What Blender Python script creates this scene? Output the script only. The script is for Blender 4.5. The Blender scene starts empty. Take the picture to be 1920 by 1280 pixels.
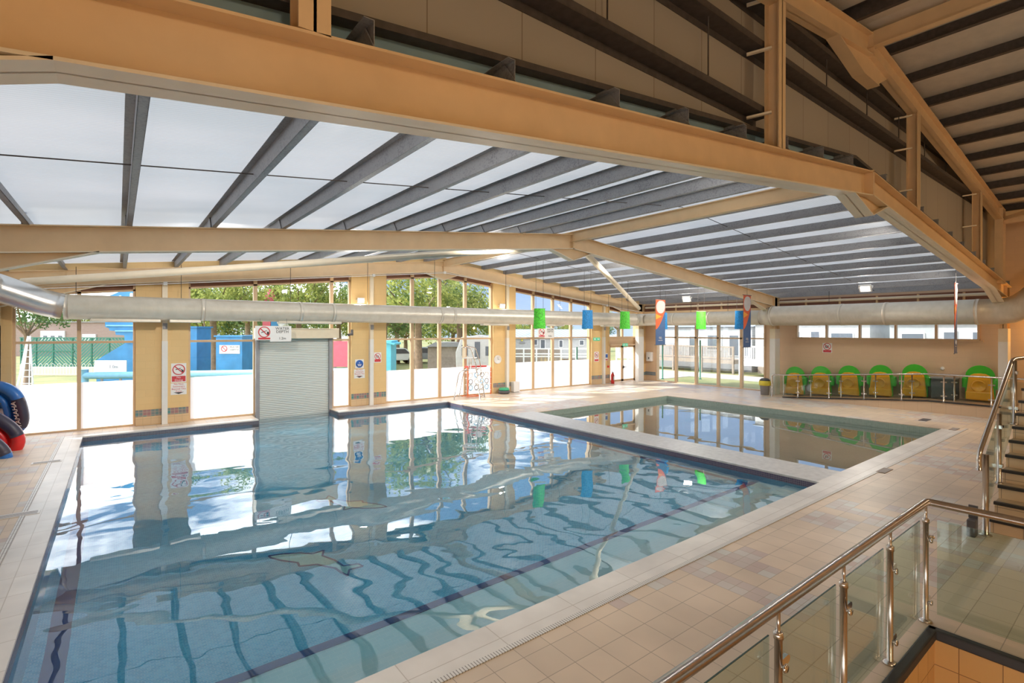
import bpy, math, random
from mathutils import Vector, Matrix
PI = math.pi
rnd = random.Random(7)
S = bpy.context.scene
COL = S.collection

# ------------------------------------------------------------------ camera
YAW = math.radians(52.25)                 # angle of the X axis to the right of the view direction
CAMZ = 2.9
cd = bpy.data.cameras.new('camera'); cam = bpy.data.objects.new('camera', cd); COL.objects.link(cam)
cd.sensor_width = 36.0; cd.lens = 36 * 954.35 / 1920; cd.shift_y = -20.7 / 1920
cd.clip_end = 500; cd.clip_start = 0.05
fw = Vector((math.cos(YAW), math.sin(YAW), 0)); rt = Vector((math.sin(YAW), -math.cos(YAW), 0)); up = Vector((0, 0, 1))
m3 = Matrix((rt, up, -fw)).transposed()
cam.matrix_world = Matrix.Translation((0, 0, CAMZ)) @ m3.to_4x4() @ Matrix.Rotation(0.0022, 4, 'Z')
S.camera = cam

# ------------------------------------------------------------------ colour management, exposure
S.view_settings.view_transform = 'Standard'; S.view_settings.look = 'None'
S.view_settings.gamma = 1.0; S.view_settings.exposure = 0.5; S.view_settings.use_curve_mapping = False
cy = S.cycles
cy.max_bounces = 10; cy.diffuse_bounces = 5; cy.glossy_bounces = 4; cy.transmission_bounces = 6; cy.transparent_max_bounces = 24
cy.sample_clamp_indirect = 6.0; cy.caustics_reflective = False; cy.caustics_refractive = True; cy.blur_glossy = 0.5

# ------------------------------------------------------------------ node helpers
def new_mat(name):
    m = bpy.data.materials.new(name); m.use_nodes = True
    nt = m.node_tree; nt.nodes.clear()
    out = nt.nodes.new('ShaderNodeOutputMaterial')
    return m, nt, out
def nd(nt, typ, **kw):
    n = nt.nodes.new(typ)
    for k, v in kw.items():
        if k in n.inputs.keys(): n.inputs[k].default_value = v
        else: setattr(n, k, v)
    return n
def c4(c): return (c[0], c[1], c[2], 1.0)
def coords(nt, scale=(1, 1, 1), rot=(0, 0, 0), loc=(0, 0, 0)):
    g = nd(nt, 'ShaderNodeNewGeometry'); mp = nd(nt, 'ShaderNodeMapping')
    mp.inputs['Scale'].default_value = scale; mp.inputs['Rotation'].default_value = rot; mp.inputs['Location'].default_value = loc
    nt.links.new(g.outputs['Position'], mp.inputs['Vector'])
    return mp.outputs['Vector']
def mixc(nt, fac, a, b, bt='MIX'):
    n = nd(nt, 'ShaderNodeMix', data_type='RGBA', blend_type=bt)
    def put(sock, v):
        if isinstance(v, (tuple, list)): sock.default_value = c4(v)
        elif isinstance(v, (int, float)): sock.default_value = v
        else: nt.links.new(v, sock)
    put(n.inputs[0], fac); put(n.inputs[6], a); put(n.inputs[7], b)
    return n.outputs[2]
def ramp(nt, v, stops):
    r = nd(nt, 'ShaderNodeValToRGB'); e = r.color_ramp.elements
    while len(e) < len(stops): e.new(0.5)
    for el, (p, c) in zip(e, stops): el.position = p; el.color = c4(c) if len(c) == 3 else c
    nt.links.new(v, r.inputs[0]); return r.outputs[0]
def pbsdf(nt, out, **kw):
    b = nd(nt, 'ShaderNodeBsdfPrincipled')
    for k, v in kw.items():
        s = b.inputs[k.replace('_', ' ')]
        if isinstance(v, (int, float)): s.default_value = v
        elif isinstance(v, (tuple, list)): s.default_value = c4(v) if len(v) == 3 else v
        else: nt.links.new(v, s)
    nt.links.new(b.outputs[0], out.inputs[0]); return b
def bump(nt, b, h, strength=0.3, dist=0.02):
    n = nd(nt, 'ShaderNodeBump'); n.inputs['Strength'].default_value = strength; n.inputs['Distance'].default_value = dist
    nt.links.new(h, n.inputs['Height']); nt.links.new(n.outputs[0], b.inputs['Normal']); return n
def plain(name, c, rough=0.5, metal=0.0, var=0.06, scale=6.0, bmp=0.0, coat=0.0):
    m, nt, out = new_mat(name)
    n = nd(nt, 'ShaderNodeTexNoise', Scale=scale, Detail=4.0); nt.links.new(coords(nt), n.inputs['Vector'])
    dark = tuple(x * (1 - var) for x in c); light = tuple(min(1, x * (1 + var)) for x in c)
    col = ramp(nt, n.outputs[0], [(0.3, dark), (0.7, light)])
    b = pbsdf(nt, out, Base_Color=col, Roughness=rough, Metallic=metal, Coat_Weight=coat)
    if bmp: bump(nt, b, n.outputs[0], bmp, 0.01)
    return m
def schlick(nt, f0=0.04, scale=0.9, pw=5.0):
    lw = nd(nt, 'ShaderNodeLayerWeight', Blend=0.5)
    p = nd(nt, 'ShaderNodeMath', operation='POWER'); nt.links.new(lw.outputs['Facing'], p.inputs[0]); p.inputs[1].default_value = pw
    a = nd(nt, 'ShaderNodeMath', operation='MULTIPLY_ADD'); nt.links.new(p.outputs[0], a.inputs[0]); a.inputs[1].default_value = scale; a.inputs[2].default_value = f0
    return a.outputs[0]
M = {}
M['cream_steel'] = plain('cream_steel_paint', (0.75, 0.54, 0.31), 0.42, var=0.05, scale=3)
M['cream_pale'] = plain('pale_cream_and_lit_flange', (0.80, 0.70, 0.53), 0.45, var=0.03)  # pale cream parts, and the frame flanges painted as if lit from below
M['white_box'] = plain('white_boxing_paint', (0.80, 0.79, 0.75), 0.4, var=0.02)
M['frame_tan'] = plain('tan_window_frame', (0.66, 0.47, 0.29), 0.45, var=0.04)
M['white_upvc'] = plain('white_upvc', (0.88, 0.88, 0.88), 0.35, var=0.02)
M['stainless'] = plain('brushed_stainless', (0.62, 0.56, 0.50), 0.24, 1.0, var=0.05, scale=30)
M['chrome'] = plain('chrome', (0.7, 0.68, 0.66), 0.12, 1.0, var=0.02)
M['black'] = plain('black_rubber', (0.03, 0.028, 0.028), 0.55)
M['dark_grey'] = plain('dark_grey_plastic', (0.10, 0.10, 0.11), 0.5)
M['mid_grey'] = plain('mid_grey_plastic', (0.34, 0.34, 0.36), 0.5)
M['white'] = plain('white_plastic', (0.86, 0.85, 0.83), 0.4, var=0.02)
M['sign_white'] = plain('white_sign_board', (0.84, 0.84, 0.82), 0.45, var=0.01)
M['sign_red'] = plain('red_sign_paint', (0.62, 0.05, 0.06), 0.45)
M['sign_black'] = plain('black_sign_paint', (0.03, 0.03, 0.03), 0.5)
M['sign_blue'] = plain('blue_sign_paint', (0.03, 0.13, 0.50), 0.45)
M['sign_green'] = plain('green_exit_sign', (0.04, 0.42, 0.22), 0.4)
M['red'] = plain('red_enamel', (0.70, 0.04, 0.03), 0.3)
M['orange'] = plain('orange_plastic', (0.80, 0.18, 0.05), 0.4)
M['yellow'] = plain('yellow_plastic', (0.80, 0.66, 0.06), 0.4)
M['blue_vinyl'] = plain('blue_inflatable_vinyl', (0.02, 0.16, 0.52), 0.35, coat=0.3)
M['red_vinyl'] = plain('red_inflatable_vinyl', (0.78, 0.025, 0.025), 0.35, coat=0.3)
M['black_vinyl'] = plain('black_inflatable_vinyl', (0.045, 0.04, 0.07), 0.4, coat=0.2)
M['grey_vinyl'] = plain('silver_inflatable_vinyl', (0.45, 0.44, 0.46), 0.4)
M['pod_green'] = plain('green_moulded_plastic', (0.05, 0.52, 0.02), 0.28, coat=0.4)
M['pod_yellow'] = plain('yellow_moulded_plastic', (0.88, 0.42, 0.01), 0.32, coat=0.3)
M['fabric_green'] = plain('green_mottled_fabric', (0.07, 0.52, 0.03), 0.6, var=0.45, scale=22)
M['fabric_blue'] = plain('blue_mottled_fabric', (0.01, 0.20, 0.50), 0.6, var=0.35, scale=22)
M['ban_orange'] = plain('orange_red_fabric', (0.60, 0.10, 0.03), 0.7)
M['ban_blue'] = plain('navy_blue_fabric', (0.05, 0.10, 0.22), 0.7)
M['ban_yellow'] = plain('amber_fabric', (0.72, 0.30, 0.03), 0.7)
M['ban_white'] = plain('off_white_fabric', (0.50, 0.47, 0.45), 0.7)
M['out_blue'] = plain('sky_blue_paint', (0.05, 0.27, 0.56), 0.5, var=0.12, scale=2)
M['out_blue_pale'] = plain('pale_blue_vinyl', (0.25, 0.55, 0.80), 0.5)
M['out_cyan'] = plain('cyan_shed_paint', (0.15, 0.62, 0.78), 0.5)
M['out_pink'] = plain('pink_red_board', (0.80, 0.16, 0.22), 0.6)
M['out_green'] = plain('dark_green_paint', (0.04, 0.20, 0.14), 0.6)
M['timber_grey'] = plain('weathered_timber', (0.34, 0.28, 0.235), 0.8, var=0.12)
M['bark'] = plain('tree_bark', (0.25, 0.17, 0.11), 0.9, var=0.25)
M['straw'] = plain('dry_grass_tuft', (0.66, 0.52, 0.22), 0.9, var=0.2)
M['van_grey'] = plain('pale_grey_cladding', (0.40, 0.41, 0.43), 0.5)
M['van_white'] = plain('white_cladding', (0.52, 0.52, 0.52), 0.5)
M['curtain'] = plain('grey_curtained_glass', (0.13, 0.15, 0.18), 0.15)
M['lamp_body'] = plain('white_lamp_housing', (0.8, 0.8, 0.78), 0.4)
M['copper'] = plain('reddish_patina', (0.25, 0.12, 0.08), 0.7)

def mat_galv():
    m, nt, out = new_mat('galvanised_steel')
    v = nd(nt, 'ShaderNodeTexVoronoi', Scale=55.0); nt.links.new(coords(nt), v.inputs['Vector'])
    n = nd(nt, 'ShaderNodeTexNoise', Scale=3.0); nt.links.new(coords(nt), n.inputs['Vector'])
    g = nd(nt, 'ShaderNodeMath', operation='ADD'); nt.links.new(v.outputs['Color'], g.inputs[0]); nt.links.new(n.outputs[0], g.inputs[1])
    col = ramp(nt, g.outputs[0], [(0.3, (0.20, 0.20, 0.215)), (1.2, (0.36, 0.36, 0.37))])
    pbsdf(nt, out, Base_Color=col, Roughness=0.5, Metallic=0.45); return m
M['galv'] = mat_galv()
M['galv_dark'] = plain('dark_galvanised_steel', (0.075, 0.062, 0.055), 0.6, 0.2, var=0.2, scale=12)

def mat_poly():
    m, nt, out = new_mat('ribbed_polycarbonate')
    w = nd(nt, 'ShaderNodeTexWave', Scale=6.2, bands_direction='Y'); nt.links.new(coords(nt), w.inputs['Vector'])
    n = nd(nt, 'ShaderNodeTexNoise', Scale=0.7, Detail=3.0); nt.links.new(coords(nt, (0.4, 1, 1)), n.inputs['Vector'])
    col = ramp(nt, n.outputs[0], [(0.3, (0.225, 0.24, 0.25)), (0.7, (0.28, 0.285, 0.292))])
    t = nd(nt, 'ShaderNodeBsdfTranslucent'); d = nd(nt, 'ShaderNodeBsdfDiffuse'); g = nd(nt, 'ShaderNodeBsdfGlossy', Roughness=0.25)
    col = mixc(nt, 1.0, col, ramp(nt, w.outputs[0], [(0.0, (0.86, 0.86, 0.86)), (0.3, (1, 1, 1))]), 'MULTIPLY')
    nt.links.new(col, t.inputs[0]); d.inputs[0].default_value = (0.72, 0.74, 0.76, 1)
    bp = nd(nt, 'ShaderNodeBump'); bp.inputs['Strength'].default_value = 0.35; bp.inputs['Distance'].default_value = 0.01
    nt.links.new(w.outputs[0], bp.inputs['Height'])
    for x in (d, g): nt.links.new(bp.outputs[0], x.inputs['Normal'])
    a = nd(nt, 'ShaderNodeMixShader'); a.inputs[0].default_value = 0.72; nt.links.new(d.outputs[0], a.inputs[1]); nt.links.new(t.outputs[0], a.inputs[2])
    b = nd(nt, 'ShaderNodeMixShader'); nt.links.new(schlick(nt, 0.03, 0.35, 4.0), b.inputs[0]); nt.links.new(a.outputs[0], b.inputs[1]); nt.links.new(g.outputs[0], b.inputs[2])
    nt.links.new(b.outputs[0], out.inputs[0]); return m
M['poly'] = mat_poly()
M['upper_sheet'] = plain('beige_roof_liner', (0.66, 0.60, 0.50), 0.7, var=0.05)
M['roof_top'] = plain('opaque_roof_sheet', (0.4, 0.38, 0.36), 0.7)

def mat_glass(name, tint, ior=1.45, refl=1.0):
    m, nt, out = new_mat(name)
    t = nd(nt, 'ShaderNodeBsdfTransparent'); t.inputs[0].default_value = c4(tint)
    g = nd(nt, 'ShaderNodeBsdfGlossy', Roughness=0.02); g.inputs[0].default_value = (refl, refl, refl, 1)
    b = nd(nt, 'ShaderNodeMixShader'); nt.links.new(schlick(nt, 0.04, 0.8), b.inputs[0]); nt.links.new(t.outputs[0], b.inputs[1]); nt.links.new(g.outputs[0], b.inputs[2])
    nt.links.new(b.outputs[0], out.inputs[0]); return m
M['glass'] = mat_glass('clear_window_glass', (0.93, 0.96, 0.96), 1.3)
M['glass_green'] = mat_glass('greenish_balustrade_glass', (0.83, 0.90, 0.86), 1.35)
M['glass_edge'] = plain('dark_green_glass_edge', (0.02, 0.07, 0.055), 0.2)

def mat_frost():
    m, nt, out = new_mat('frosted_window_film')
    n = nd(nt, 'ShaderNodeTexNoise', Scale=0.6, Detail=2.0); nt.links.new(coords(nt), n.inputs['Vector'])
    col = ramp(nt, n.outputs[0], [(0.3, (0.93, 0.94, 0.95)), (0.7, (0.97, 0.96, 0.95))])
    t = nd(nt, 'ShaderNodeBsdfTranslucent'); d = nd(nt, 'ShaderNodeBsdfDiffuse')
    nt.links.new(col, t.inputs[0]); nt.links.new(col, d.inputs[0])
    a = nd(nt, 'ShaderNodeMixShader'); a.inputs[0].default_value = 0.8; nt.links.new(d.outputs[0], a.inputs[1]); nt.links.new(t.outputs[0], a.inputs[2])
    nt.links.new(a.outputs[0], out.inputs[0]); return m
M['frost'] = mat_frost()

def mat_wall(name, c, axis):
    m, nt, out = new_mat(name)
    rot = (PI / 2, 0, 0) if axis == 'X' else (PI / 2, 0, PI / 2)
    g = nd(nt, 'ShaderNodeNewGeometry'); sx = nd(nt, 'ShaderNodeSeparateXYZ'); cx = nd(nt, 'ShaderNodeCombineXYZ')
    nt.links.new(g.outputs['Position'], sx.inputs[0])
    nt.links.new(sx.outputs['X' if axis == 'X' else 'Y'], cx.inputs[0]); nt.links.new(sx.outputs['Z'], cx.inputs[1])
    br = nd(nt, 'ShaderNodeTexBrick'); br.offset = 0.5
    for k, v in dict(Scale=1.0, **{'Mortar Size': 0.006, 'Brick Width': 0.44, 'Row Height': 0.215, 'Mortar Smooth': 0.4}).items(): br.inputs[k].default_value = v
    br.inputs['Color1'].default_value = c4(c); br.inputs['Color2'].default_value = c4(tuple(x * 0.97 for x in c)); br.inputs['Mortar'].default_value = c4(tuple(x * 0.93 for x in c))
    nt.links.new(cx.outputs[0], br.inputs['Vector'])
    n = nd(nt, 'ShaderNodeTexNoise', Scale=60.0, Detail=3.0); nt.links.new(g.outputs['Position'], n.inputs['Vector'])
    b = pbsdf(nt, out, Base_Color=br.outputs['Color'], Roughness=0.6)
    mx = nd(nt, 'ShaderNodeMath', operation='MULTIPLY_ADD'); nt.links.new(br.outputs['Fac'], mx.inputs[0]); mx.inputs[1].default_value = -1.0
    nt.links.new(n.outputs[0], mx.inputs[2]); bump(nt, b, mx.outputs[0], 0.25, 0.008)
    return m
M['wall_x'] = mat_wall('yellow_painted_blockwork', (0.80, 0.56, 0.26), 'X')
M['wall_y'] = mat_wall('shade_toned_blockwork', (0.74, 0.53, 0.35), 'Y')  # same paint as the gable wall, shade put in as a browner tone

def mat_tiles(name, w, h, c1, c2, mortar, msize, rough=0.35, offset=0.0, accent=None, plane='XY', coat=0.0, loc=(0, 0, 0), big=None):
    m, nt, out = new_mat(name)
    g = nd(nt, 'ShaderNodeNewGeometry'); sx = nd(nt, 'ShaderNodeSeparateXYZ'); cx = nd(nt, 'ShaderNodeCombineXYZ')
    nt.links.new(g.outputs['Position'], sx.inputs[0])
    nt.links.new(sx.outputs[plane[0]], cx.inputs[0]); nt.links.new(sx.outputs[plane[1]], cx.inputs[1])
    mp = nd(nt, 'ShaderNodeMapping'); mp.inputs['Location'].default_value = loc; nt.links.new(cx.outputs[0], mp.inputs['Vector'])
    def brick(w, h, ms, a, b_, mo):
        br = nd(nt, 'ShaderNodeTexBrick'); br.offset = offset; br.squash = 1.0; br.offset_frequency = 2
        br.inputs['Scale'].default_value = 1.0; br.inputs['Mortar Size'].default_value = ms; br.inputs['Mortar Smooth'].default_value = 0.1
        br.inputs['Brick Width'].default_value = w; br.inputs['Row Height'].default_value = h; br.inputs['Bias'].default_value = 0.0
        br.inputs['Color1'].default_value = c4(a); br.inputs['Color2'].default_value = c4(b_); br.inputs['Mortar'].default_value = c4(mo)
        nt.links.new(mp.outputs[0], br.inputs['Vector']); return br
    br = brick(w, h, msize, c1, c2, mortar)
    col = br.outputs['Color']
    if accent:
        b2 = brick(w / 2, h / 2, msize * 0.8, accent[0], accent[1], mortar)
        sn = nd(nt, 'ShaderNodeVectorMath', operation='SNAP'); sn.inputs[1].default_value = (w, h, 1); nt.links.new(mp.outputs[0], sn.inputs[0])
        wn = nd(nt, 'ShaderNodeTexWhiteNoise', noise_dimensions='2D'); nt.links.new(sn.outputs[0], wn.inputs['Vector'])
        no = nd(nt, 'ShaderNodeTexNoise', Scale=0.38, Detail=0.5); nt.links.new(sn.outputs[0], no.inputs['Vector'])
        ad = nd(nt, 'ShaderNodeMath', operation='MULTIPLY_ADD'); nt.links.new(wn.outputs[0], ad.inputs[0]); ad.inputs[1].default_value = 0.28; nt.links.new(no.outputs[0], ad.inputs[2])
        gt = nd(nt, 'ShaderNodeMath', operation='GREATER_THAN'); nt.links.new(ad.outputs[0], gt.inputs[0]); gt.inputs[1].default_value = accent[2]
        col = mixc(nt, gt.outputs[0], col, b2.outputs['Color'])
    if big:
        nb = nd(nt, 'ShaderNodeTexNoise', Scale=big, Detail=3.0); nt.links.new(g.outputs['Position'], nb.inputs['Vector'])
        col = mixc(nt, 1.0, col, ramp(nt, nb.outputs[0], [(0.3, (0.86, 0.86, 0.86)), (0.7, (1.08, 1.08, 1.08))]), 'MULTIPLY')
    b = pbsdf(nt, out, Base_Color=col, Roughness=rough, Coat_Weight=coat)
    inv = nd(nt, 'ShaderNodeMath', operation='SUBTRACT'); inv.inputs[0].default_value = 1.0; nt.links.new(br.outputs['Fac'], inv.inputs[1])
    bump(nt, b, inv.outputs[0], 0.25, 0.004)
    return m
M['deck'] = mat_tiles('beige_deck_tiles', 0.32, 0.32, (0.67, 0.545, 0.415), (0.73, 0.595, 0.455), (0.42, 0.335, 0.25), 0.004, 0.42,
                      accent=((0.64, 0.63, 0.58), (0.58, 0.45, 0.40), 0.71), big=0.9, loc=(0.03, 0.02, 0))
M['coping'] = mat_tiles('white_coping_slabs', 0.95, 0.55, (0.74, 0.71, 0.67), (0.78, 0.76, 0.72), (0.55, 0.51, 0.46), 0.005, 0.35, big=1.6)
M['divider'] = mat_tiles('speckled_divider_paving', 0.6, 0.6, (0.58, 0.58, 0.57), (0.62, 0.62, 0.61), (0.5, 0.5, 0.5), 0.003, 0.4, big=8)
M['gutter'] = mat_tiles('slotted_white_gutter', 0.03, 0.2, (0.74, 0.73, 0.70), (0.74, 0.73, 0.70), (0.30, 0.28, 0.26), 0.005, 0.4)
M['plinth'] = mat_tiles('cream_plinth_tiles', 0.4, 0.6, (0.62, 0.46, 0.31), (0.64, 0.48, 0.33), (0.45, 0.33, 0.22), 0.003, 0.35, plane='YZ')
M['stair_tile'] = mat_tiles('cream_stair_tiles', 0.31, 0.31, (0.76, 0.59, 0.39), (0.80, 0.63, 0.43), (0.36, 0.27, 0.18), 0.004, 0.35, plane='YZ')
M['pit_tile'] = mat_tiles('amber_glazed_tiles', 0.3, 0.3, (0.62, 0.35, 0.12), (0.66, 0.39, 0.14), (0.28, 0.15, 0.06), 0.004, 0.25, plane='XZ')
M['mosaic_x'] = mat_tiles('turquoise_pink_tiles', 0.10, 0.10, (0.10, 0.27, 0.27), (0.38, 0.20, 0.20), (0.5, 0.4, 0.3), 0.006, 0.25, plane='XZ')
M['mosaic_y'] = mat_tiles('slate_blue_tiles', 0.10, 0.10, (0.17, 0.21, 0.24), (0.22, 0.25, 0.27), (0.35, 0.35, 0.33), 0.006, 0.25, plane='YZ')
M['skirt_x'] = mat_tiles('buff_skirting_tiles', 0.2, 0.2, (0.66, 0.47, 0.27), (0.68, 0.50, 0.30), (0.50, 0.36, 0.2), 0.004, 0.35, plane='XZ')
M['band_x'] = mat_tiles('navy_mosaic_along', 0.035, 0.035, (0.075, 0.085, 0.13), (0.11, 0.12, 0.16), (0.28, 0.27, 0.28), 0.004, 0.2, plane='XZ')
M['band_y'] = mat_tiles('navy_mosaic_across', 0.035, 0.035, (0.06, 0.055, 0.12), (0.10, 0.08, 0.15), (0.28, 0.25, 0.28), 0.004, 0.2, plane='YZ')
BL1, BL2, BLM = (0.08, 0.50, 0.72), (0.20, 0.68, 0.86), (0.42, 0.78, 0.90)
M['pool_floor'] = mat_tiles('blue_mosaic_floor', 0.055, 0.03, BL1, BL2, BLM, 0.0025, 0.35, 0.5, big=0.5)
M['pool_wx'] = mat_tiles('blue_mosaic_wall', 0.055, 0.03, BL1, BL2, BLM, 0.0025, 0.35, 0.5, plane='XZ')
M['pool_wy'] = mat_tiles('blue_mosaic_side', 0.055, 0.03, BL1, BL2, BLM, 0.0025, 0.35, 0.5, plane='YZ')
M['pool_step'] = mat_tiles('pale_aqua_step_tiles', 0.12, 0.06, (0.50, 0.82, 0.88), (0.54, 0.85, 0.91), (0.64, 0.90, 0.94), 0.002, 0.35, 0.5)
M['pool_line'] = plain('dark_blue_lane_tile', (0.004, 0.06, 0.24), 0.3)
M['dolphin_pale'] = plain('pale_green_mosaic', (0.55, 0.72, 0.66), 0.4, var=0.1, scale=30)
M['small_floor'] = mat_tiles('grey_green_mosaic', 0.05, 0.05, (0.36, 0.42, 0.36), (0.42, 0.48, 0.41), (0.46, 0.50, 0.44), 0.004, 0.35, big=0.6)
M['small_wx'] = mat_tiles('grey_green_wall_mosaic', 0.05, 0.05, (0.26, 0.37, 0.33), (0.34, 0.45, 0.40), (0.42, 0.50, 0.45), 0.004, 0.3, plane='XZ')
M['small_wy'] = mat_tiles('grey_green_side_mosaic', 0.05, 0.05, (0.30, 0.41, 0.36), (0.38, 0.48, 0.43), (0.44, 0.52, 0.47), 0.004, 0.3, plane='YZ')
M['brick_far'] = mat_tiles('pinkish_brick', 0.22, 0.075, (0.30, 0.19, 0.17), (0.34, 0.23, 0.20), (0.36, 0.3, 0.27), 0.01, 0.8, 0.5, plane='XZ')
M['siding'] = mat_tiles('grey_lap_siding', 6.0, 0.16, (0.42, 0.43, 0.45), (0.42, 0.43, 0.45), (0.32, 0.33, 0.35), 0.012, 0.6, plane='YZ')
M['van_roof'] = mat_tiles('blue_grey_ribbed_roof', 0.30, 9.0, (0.36, 0.42, 0.50), (0.38, 0.44, 0.52), (0.20, 0.24, 0.30), 0.03, 0.5)

def mat_shutter():
    m, nt, out = new_mat('grey_green_roller_slats')
    w = nd(nt, 'ShaderNodeTexWave', Scale=5.0, bands_direction='Z'); nt.links.new(coords(nt), w.inputs['Vector'])
    b = pbsdf(nt, out, Base_Color=ramp(nt, w.outputs[0], [(0.0, (0.52, 0.56, 0.53)), (0.25, (0.68, 0.72, 0.68))]), Roughness=0.4)
    bump(nt, b, w.outputs[0], 0.5, 0.02); return m
M['shutter'] = mat_shutter()

def mat_duct():
    m, nt, out = new_mat('spiral_duct_metal')
    n = nd(nt, 'ShaderNodeTexNoise', Scale=4.0, Detail=4.0); nt.links.new(coords(nt), n.inputs['Vector'])
    g = nd(nt, 'ShaderNodeNewGeometry'); sx = nd(nt, 'ShaderNodeSeparateXYZ'); nt.links.new(g.outputs['Position'], sx.inputs[0])
    a = nd(nt, 'ShaderNodeMath', operation='ADD'); nt.links.new(sx.outputs['X'], a.inputs[0]); nt.links.new(sx.outputs['Y'], a.inputs[1])
    s = nd(nt, 'ShaderNodeMath', operation='MULTIPLY_ADD'); nt.links.new(sx.outputs['Z'], s.inputs[0]); s.inputs[1].default_value = 0.12; nt.links.new(a.outputs[0], s.inputs[2])
    q = nd(nt, 'ShaderNodeMath', operation='MULTIPLY'); nt.links.new(s.outputs[0], q.inputs[0]); q.inputs[1].default_value = 2 * PI / 0.11
    w = nd(nt, 'ShaderNodeMath', operation='SINE'); nt.links.new(q.outputs[0], w.inputs[0])
    pw = nd(nt, 'ShaderNodeMath', operation='GREATER_THAN'); nt.links.new(w.outputs[0], pw.inputs[0]); pw.inputs[1].default_value = 0.93
    b = pbsdf(nt, out, Base_Color=ramp(nt, n.outputs[0], [(0.3, (0.62, 0.58, 0.49)), (0.7, (0.70, 0.66, 0.57))]), Roughness=0.38, Metallic=0.25)
    bump(nt, b, pw.outputs[0], 0.6, 0.01); return m
M['duct'] = mat_duct()
M['duct_shiny'] = plain('bright_galvanised_duct', (0.72, 0.73, 0.72), 0.28, 0.75, var=0.05)

def mat_water(name, tint, amp, sc):
    m, nt, out = new_mat(name)
    v = coords(nt, (1, 1, 1), (0, 0, 0.6))
    n1 = nd(nt, 'ShaderNodeTexNoise', Scale=sc, Detail=1.5, Roughness=0.4, Distortion=0.6); nt.links.new(v, n1.inputs['Vector'])
    n2 = nd(nt, 'ShaderNodeTexNoise', Scale=sc * 4.5, Detail=1.0); nt.links.new(v, n2.inputs['Vector'])
    n3 = nd(nt, 'ShaderNodeTexNoise', Scale=0.22, Detail=0.0); nt.links.new(v, n3.inputs['Vector'])
    a = nd(nt, 'ShaderNodeMath', operation='MULTIPLY_ADD'); nt.links.new(n2.outputs[0], a.inputs[0]); a.inputs[1].default_value = 0.04; nt.links.new(n1.outputs[0], a.inputs[2])
    k = nd(nt, 'ShaderNodeMath', operation='MULTIPLY'); nt.links.new(a.outputs[0], k.inputs[0]); nt.links.new(ramp(nt, n3.outputs[0], [(0.35, (0.35,) * 3), (0.65, (1, 1, 1))]), k.inputs[1])
    bp = nd(nt, 'ShaderNodeBump'); bp.inputs['Strength'].default_value = 1.0; bp.inputs['Distance'].default_value = amp
    nt.links.new(k.outputs[0], bp.inputs['Height'])
    rf = nd(nt, 'ShaderNodeBsdfRefraction', IOR=1.333, Roughness=0.0); nt.links.new(bp.outputs[0], rf.inputs['Normal'])
    gl = nd(nt, 'ShaderNodeBsdfGlossy', Roughness=0.0); gl.inputs[0].default_value = (1, 1, 1, 1); nt.links.new(bp.outputs[0], gl.inputs['Normal'])
    lw = nd(nt, 'ShaderNodeLayerWeight', Blend=0.5); nt.links.new(bp.outputs[0], lw.inputs['Normal'])
    pw = nd(nt, 'ShaderNodeMath', operation='POWER'); nt.links.new(lw.outputs['Facing'], pw.inputs[0]); pw.inputs[1].default_value = 3.4
    fa = nd(nt, 'ShaderNodeMath', operation='MULTIPLY_ADD', use_clamp=True); nt.links.new(pw.outputs[0], fa.inputs[0]); fa.inputs[1].default_value = 0.95; fa.inputs[2].default_value = 0.045
    ms = nd(nt, 'ShaderNodeMixShader'); nt.links.new(fa.outputs[0], ms.inputs[0]); nt.links.new(rf.outputs[0], ms.inputs[1]); nt.links.new(gl.outputs[0], ms.inputs[2])
    nt.links.new(ms.outputs[0], out.inputs[0])
    ab = nd(nt, 'ShaderNodeVolumeAbsorption', Density=tint[3]); ab.inputs[0].default_value = c4(tint[:3])
    nt.links.new(ab.outputs[0], out.inputs['Volume'])
    return m
M['water'] = mat_water('clear_pool_water', (0.05, 0.80, 1.0, 0.46), 0.032, 0.75)
M['water_small'] = mat_water('still_paddling_water', (0.55, 0.90, 0.85, 0.25), 0.004, 0.8)

def mat_leaf(name, c1, c2):
    m, nt, out = new_mat(name)
    n = nd(nt, 'ShaderNodeTexNoise', Scale=1.3, Detail=3.0); nt.links.new(coords(nt), n.inputs['Vector'])
    col = ramp(nt, n.outputs[0], [(0.35, c1), (0.65, c2)])
    d = nd(nt, 'ShaderNodeBsdfDiffuse'); t = nd(nt, 'ShaderNodeBsdfTranslucent')
    nt.links.new(col, d.inputs[0]); nt.links.new(col, t.inputs[0])
    a = nd(nt, 'ShaderNodeMixShader'); a.inputs[0].default_value = 0.5; nt.links.new(d.outputs[0], a.inputs[1]); nt.links.new(t.outputs[0], a.inputs[2])
    nt.links.new(a.outputs[0], out.inputs[0]); return m
M['leaf'] = mat_leaf('green_foliage', (0.13, 0.20, 0.06), (0.52, 0.54, 0.16))
M['leaf_dark'] = mat_leaf('dark_green_foliage', (0.08, 0.16, 0.07), (0.27, 0.36, 0.14))

def mat_ground():
    m, nt, out = new_mat('grass_and_paving')
    n = nd(nt, 'ShaderNodeTexNoise', Scale=0.35, Detail=4.0); nt.links.new(coords(nt), n.inputs['Vector'])
    f = nd(nt, 'ShaderNodeTexNoise', Scale=8.0, Detail=4.0); nt.links.new(coords(nt), f.inputs['Vector'])
    col = mixc(nt, f.outputs[0], (0.15, 0.19, 0.07), ramp(nt, n.outputs[0], [(0.4, (0.25, 0.26, 0.10)), (0.6, (0.42, 0.34, 0.15))]))
    pbsdf(nt, out, Base_Color=col, Roughness=0.9); return m
M['grass'] = mat_ground()
M['paving'] = plain('pale_concrete_path', (0.42, 0.37, 0.33), 0.8, var=0.05, scale=1.5)

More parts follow.
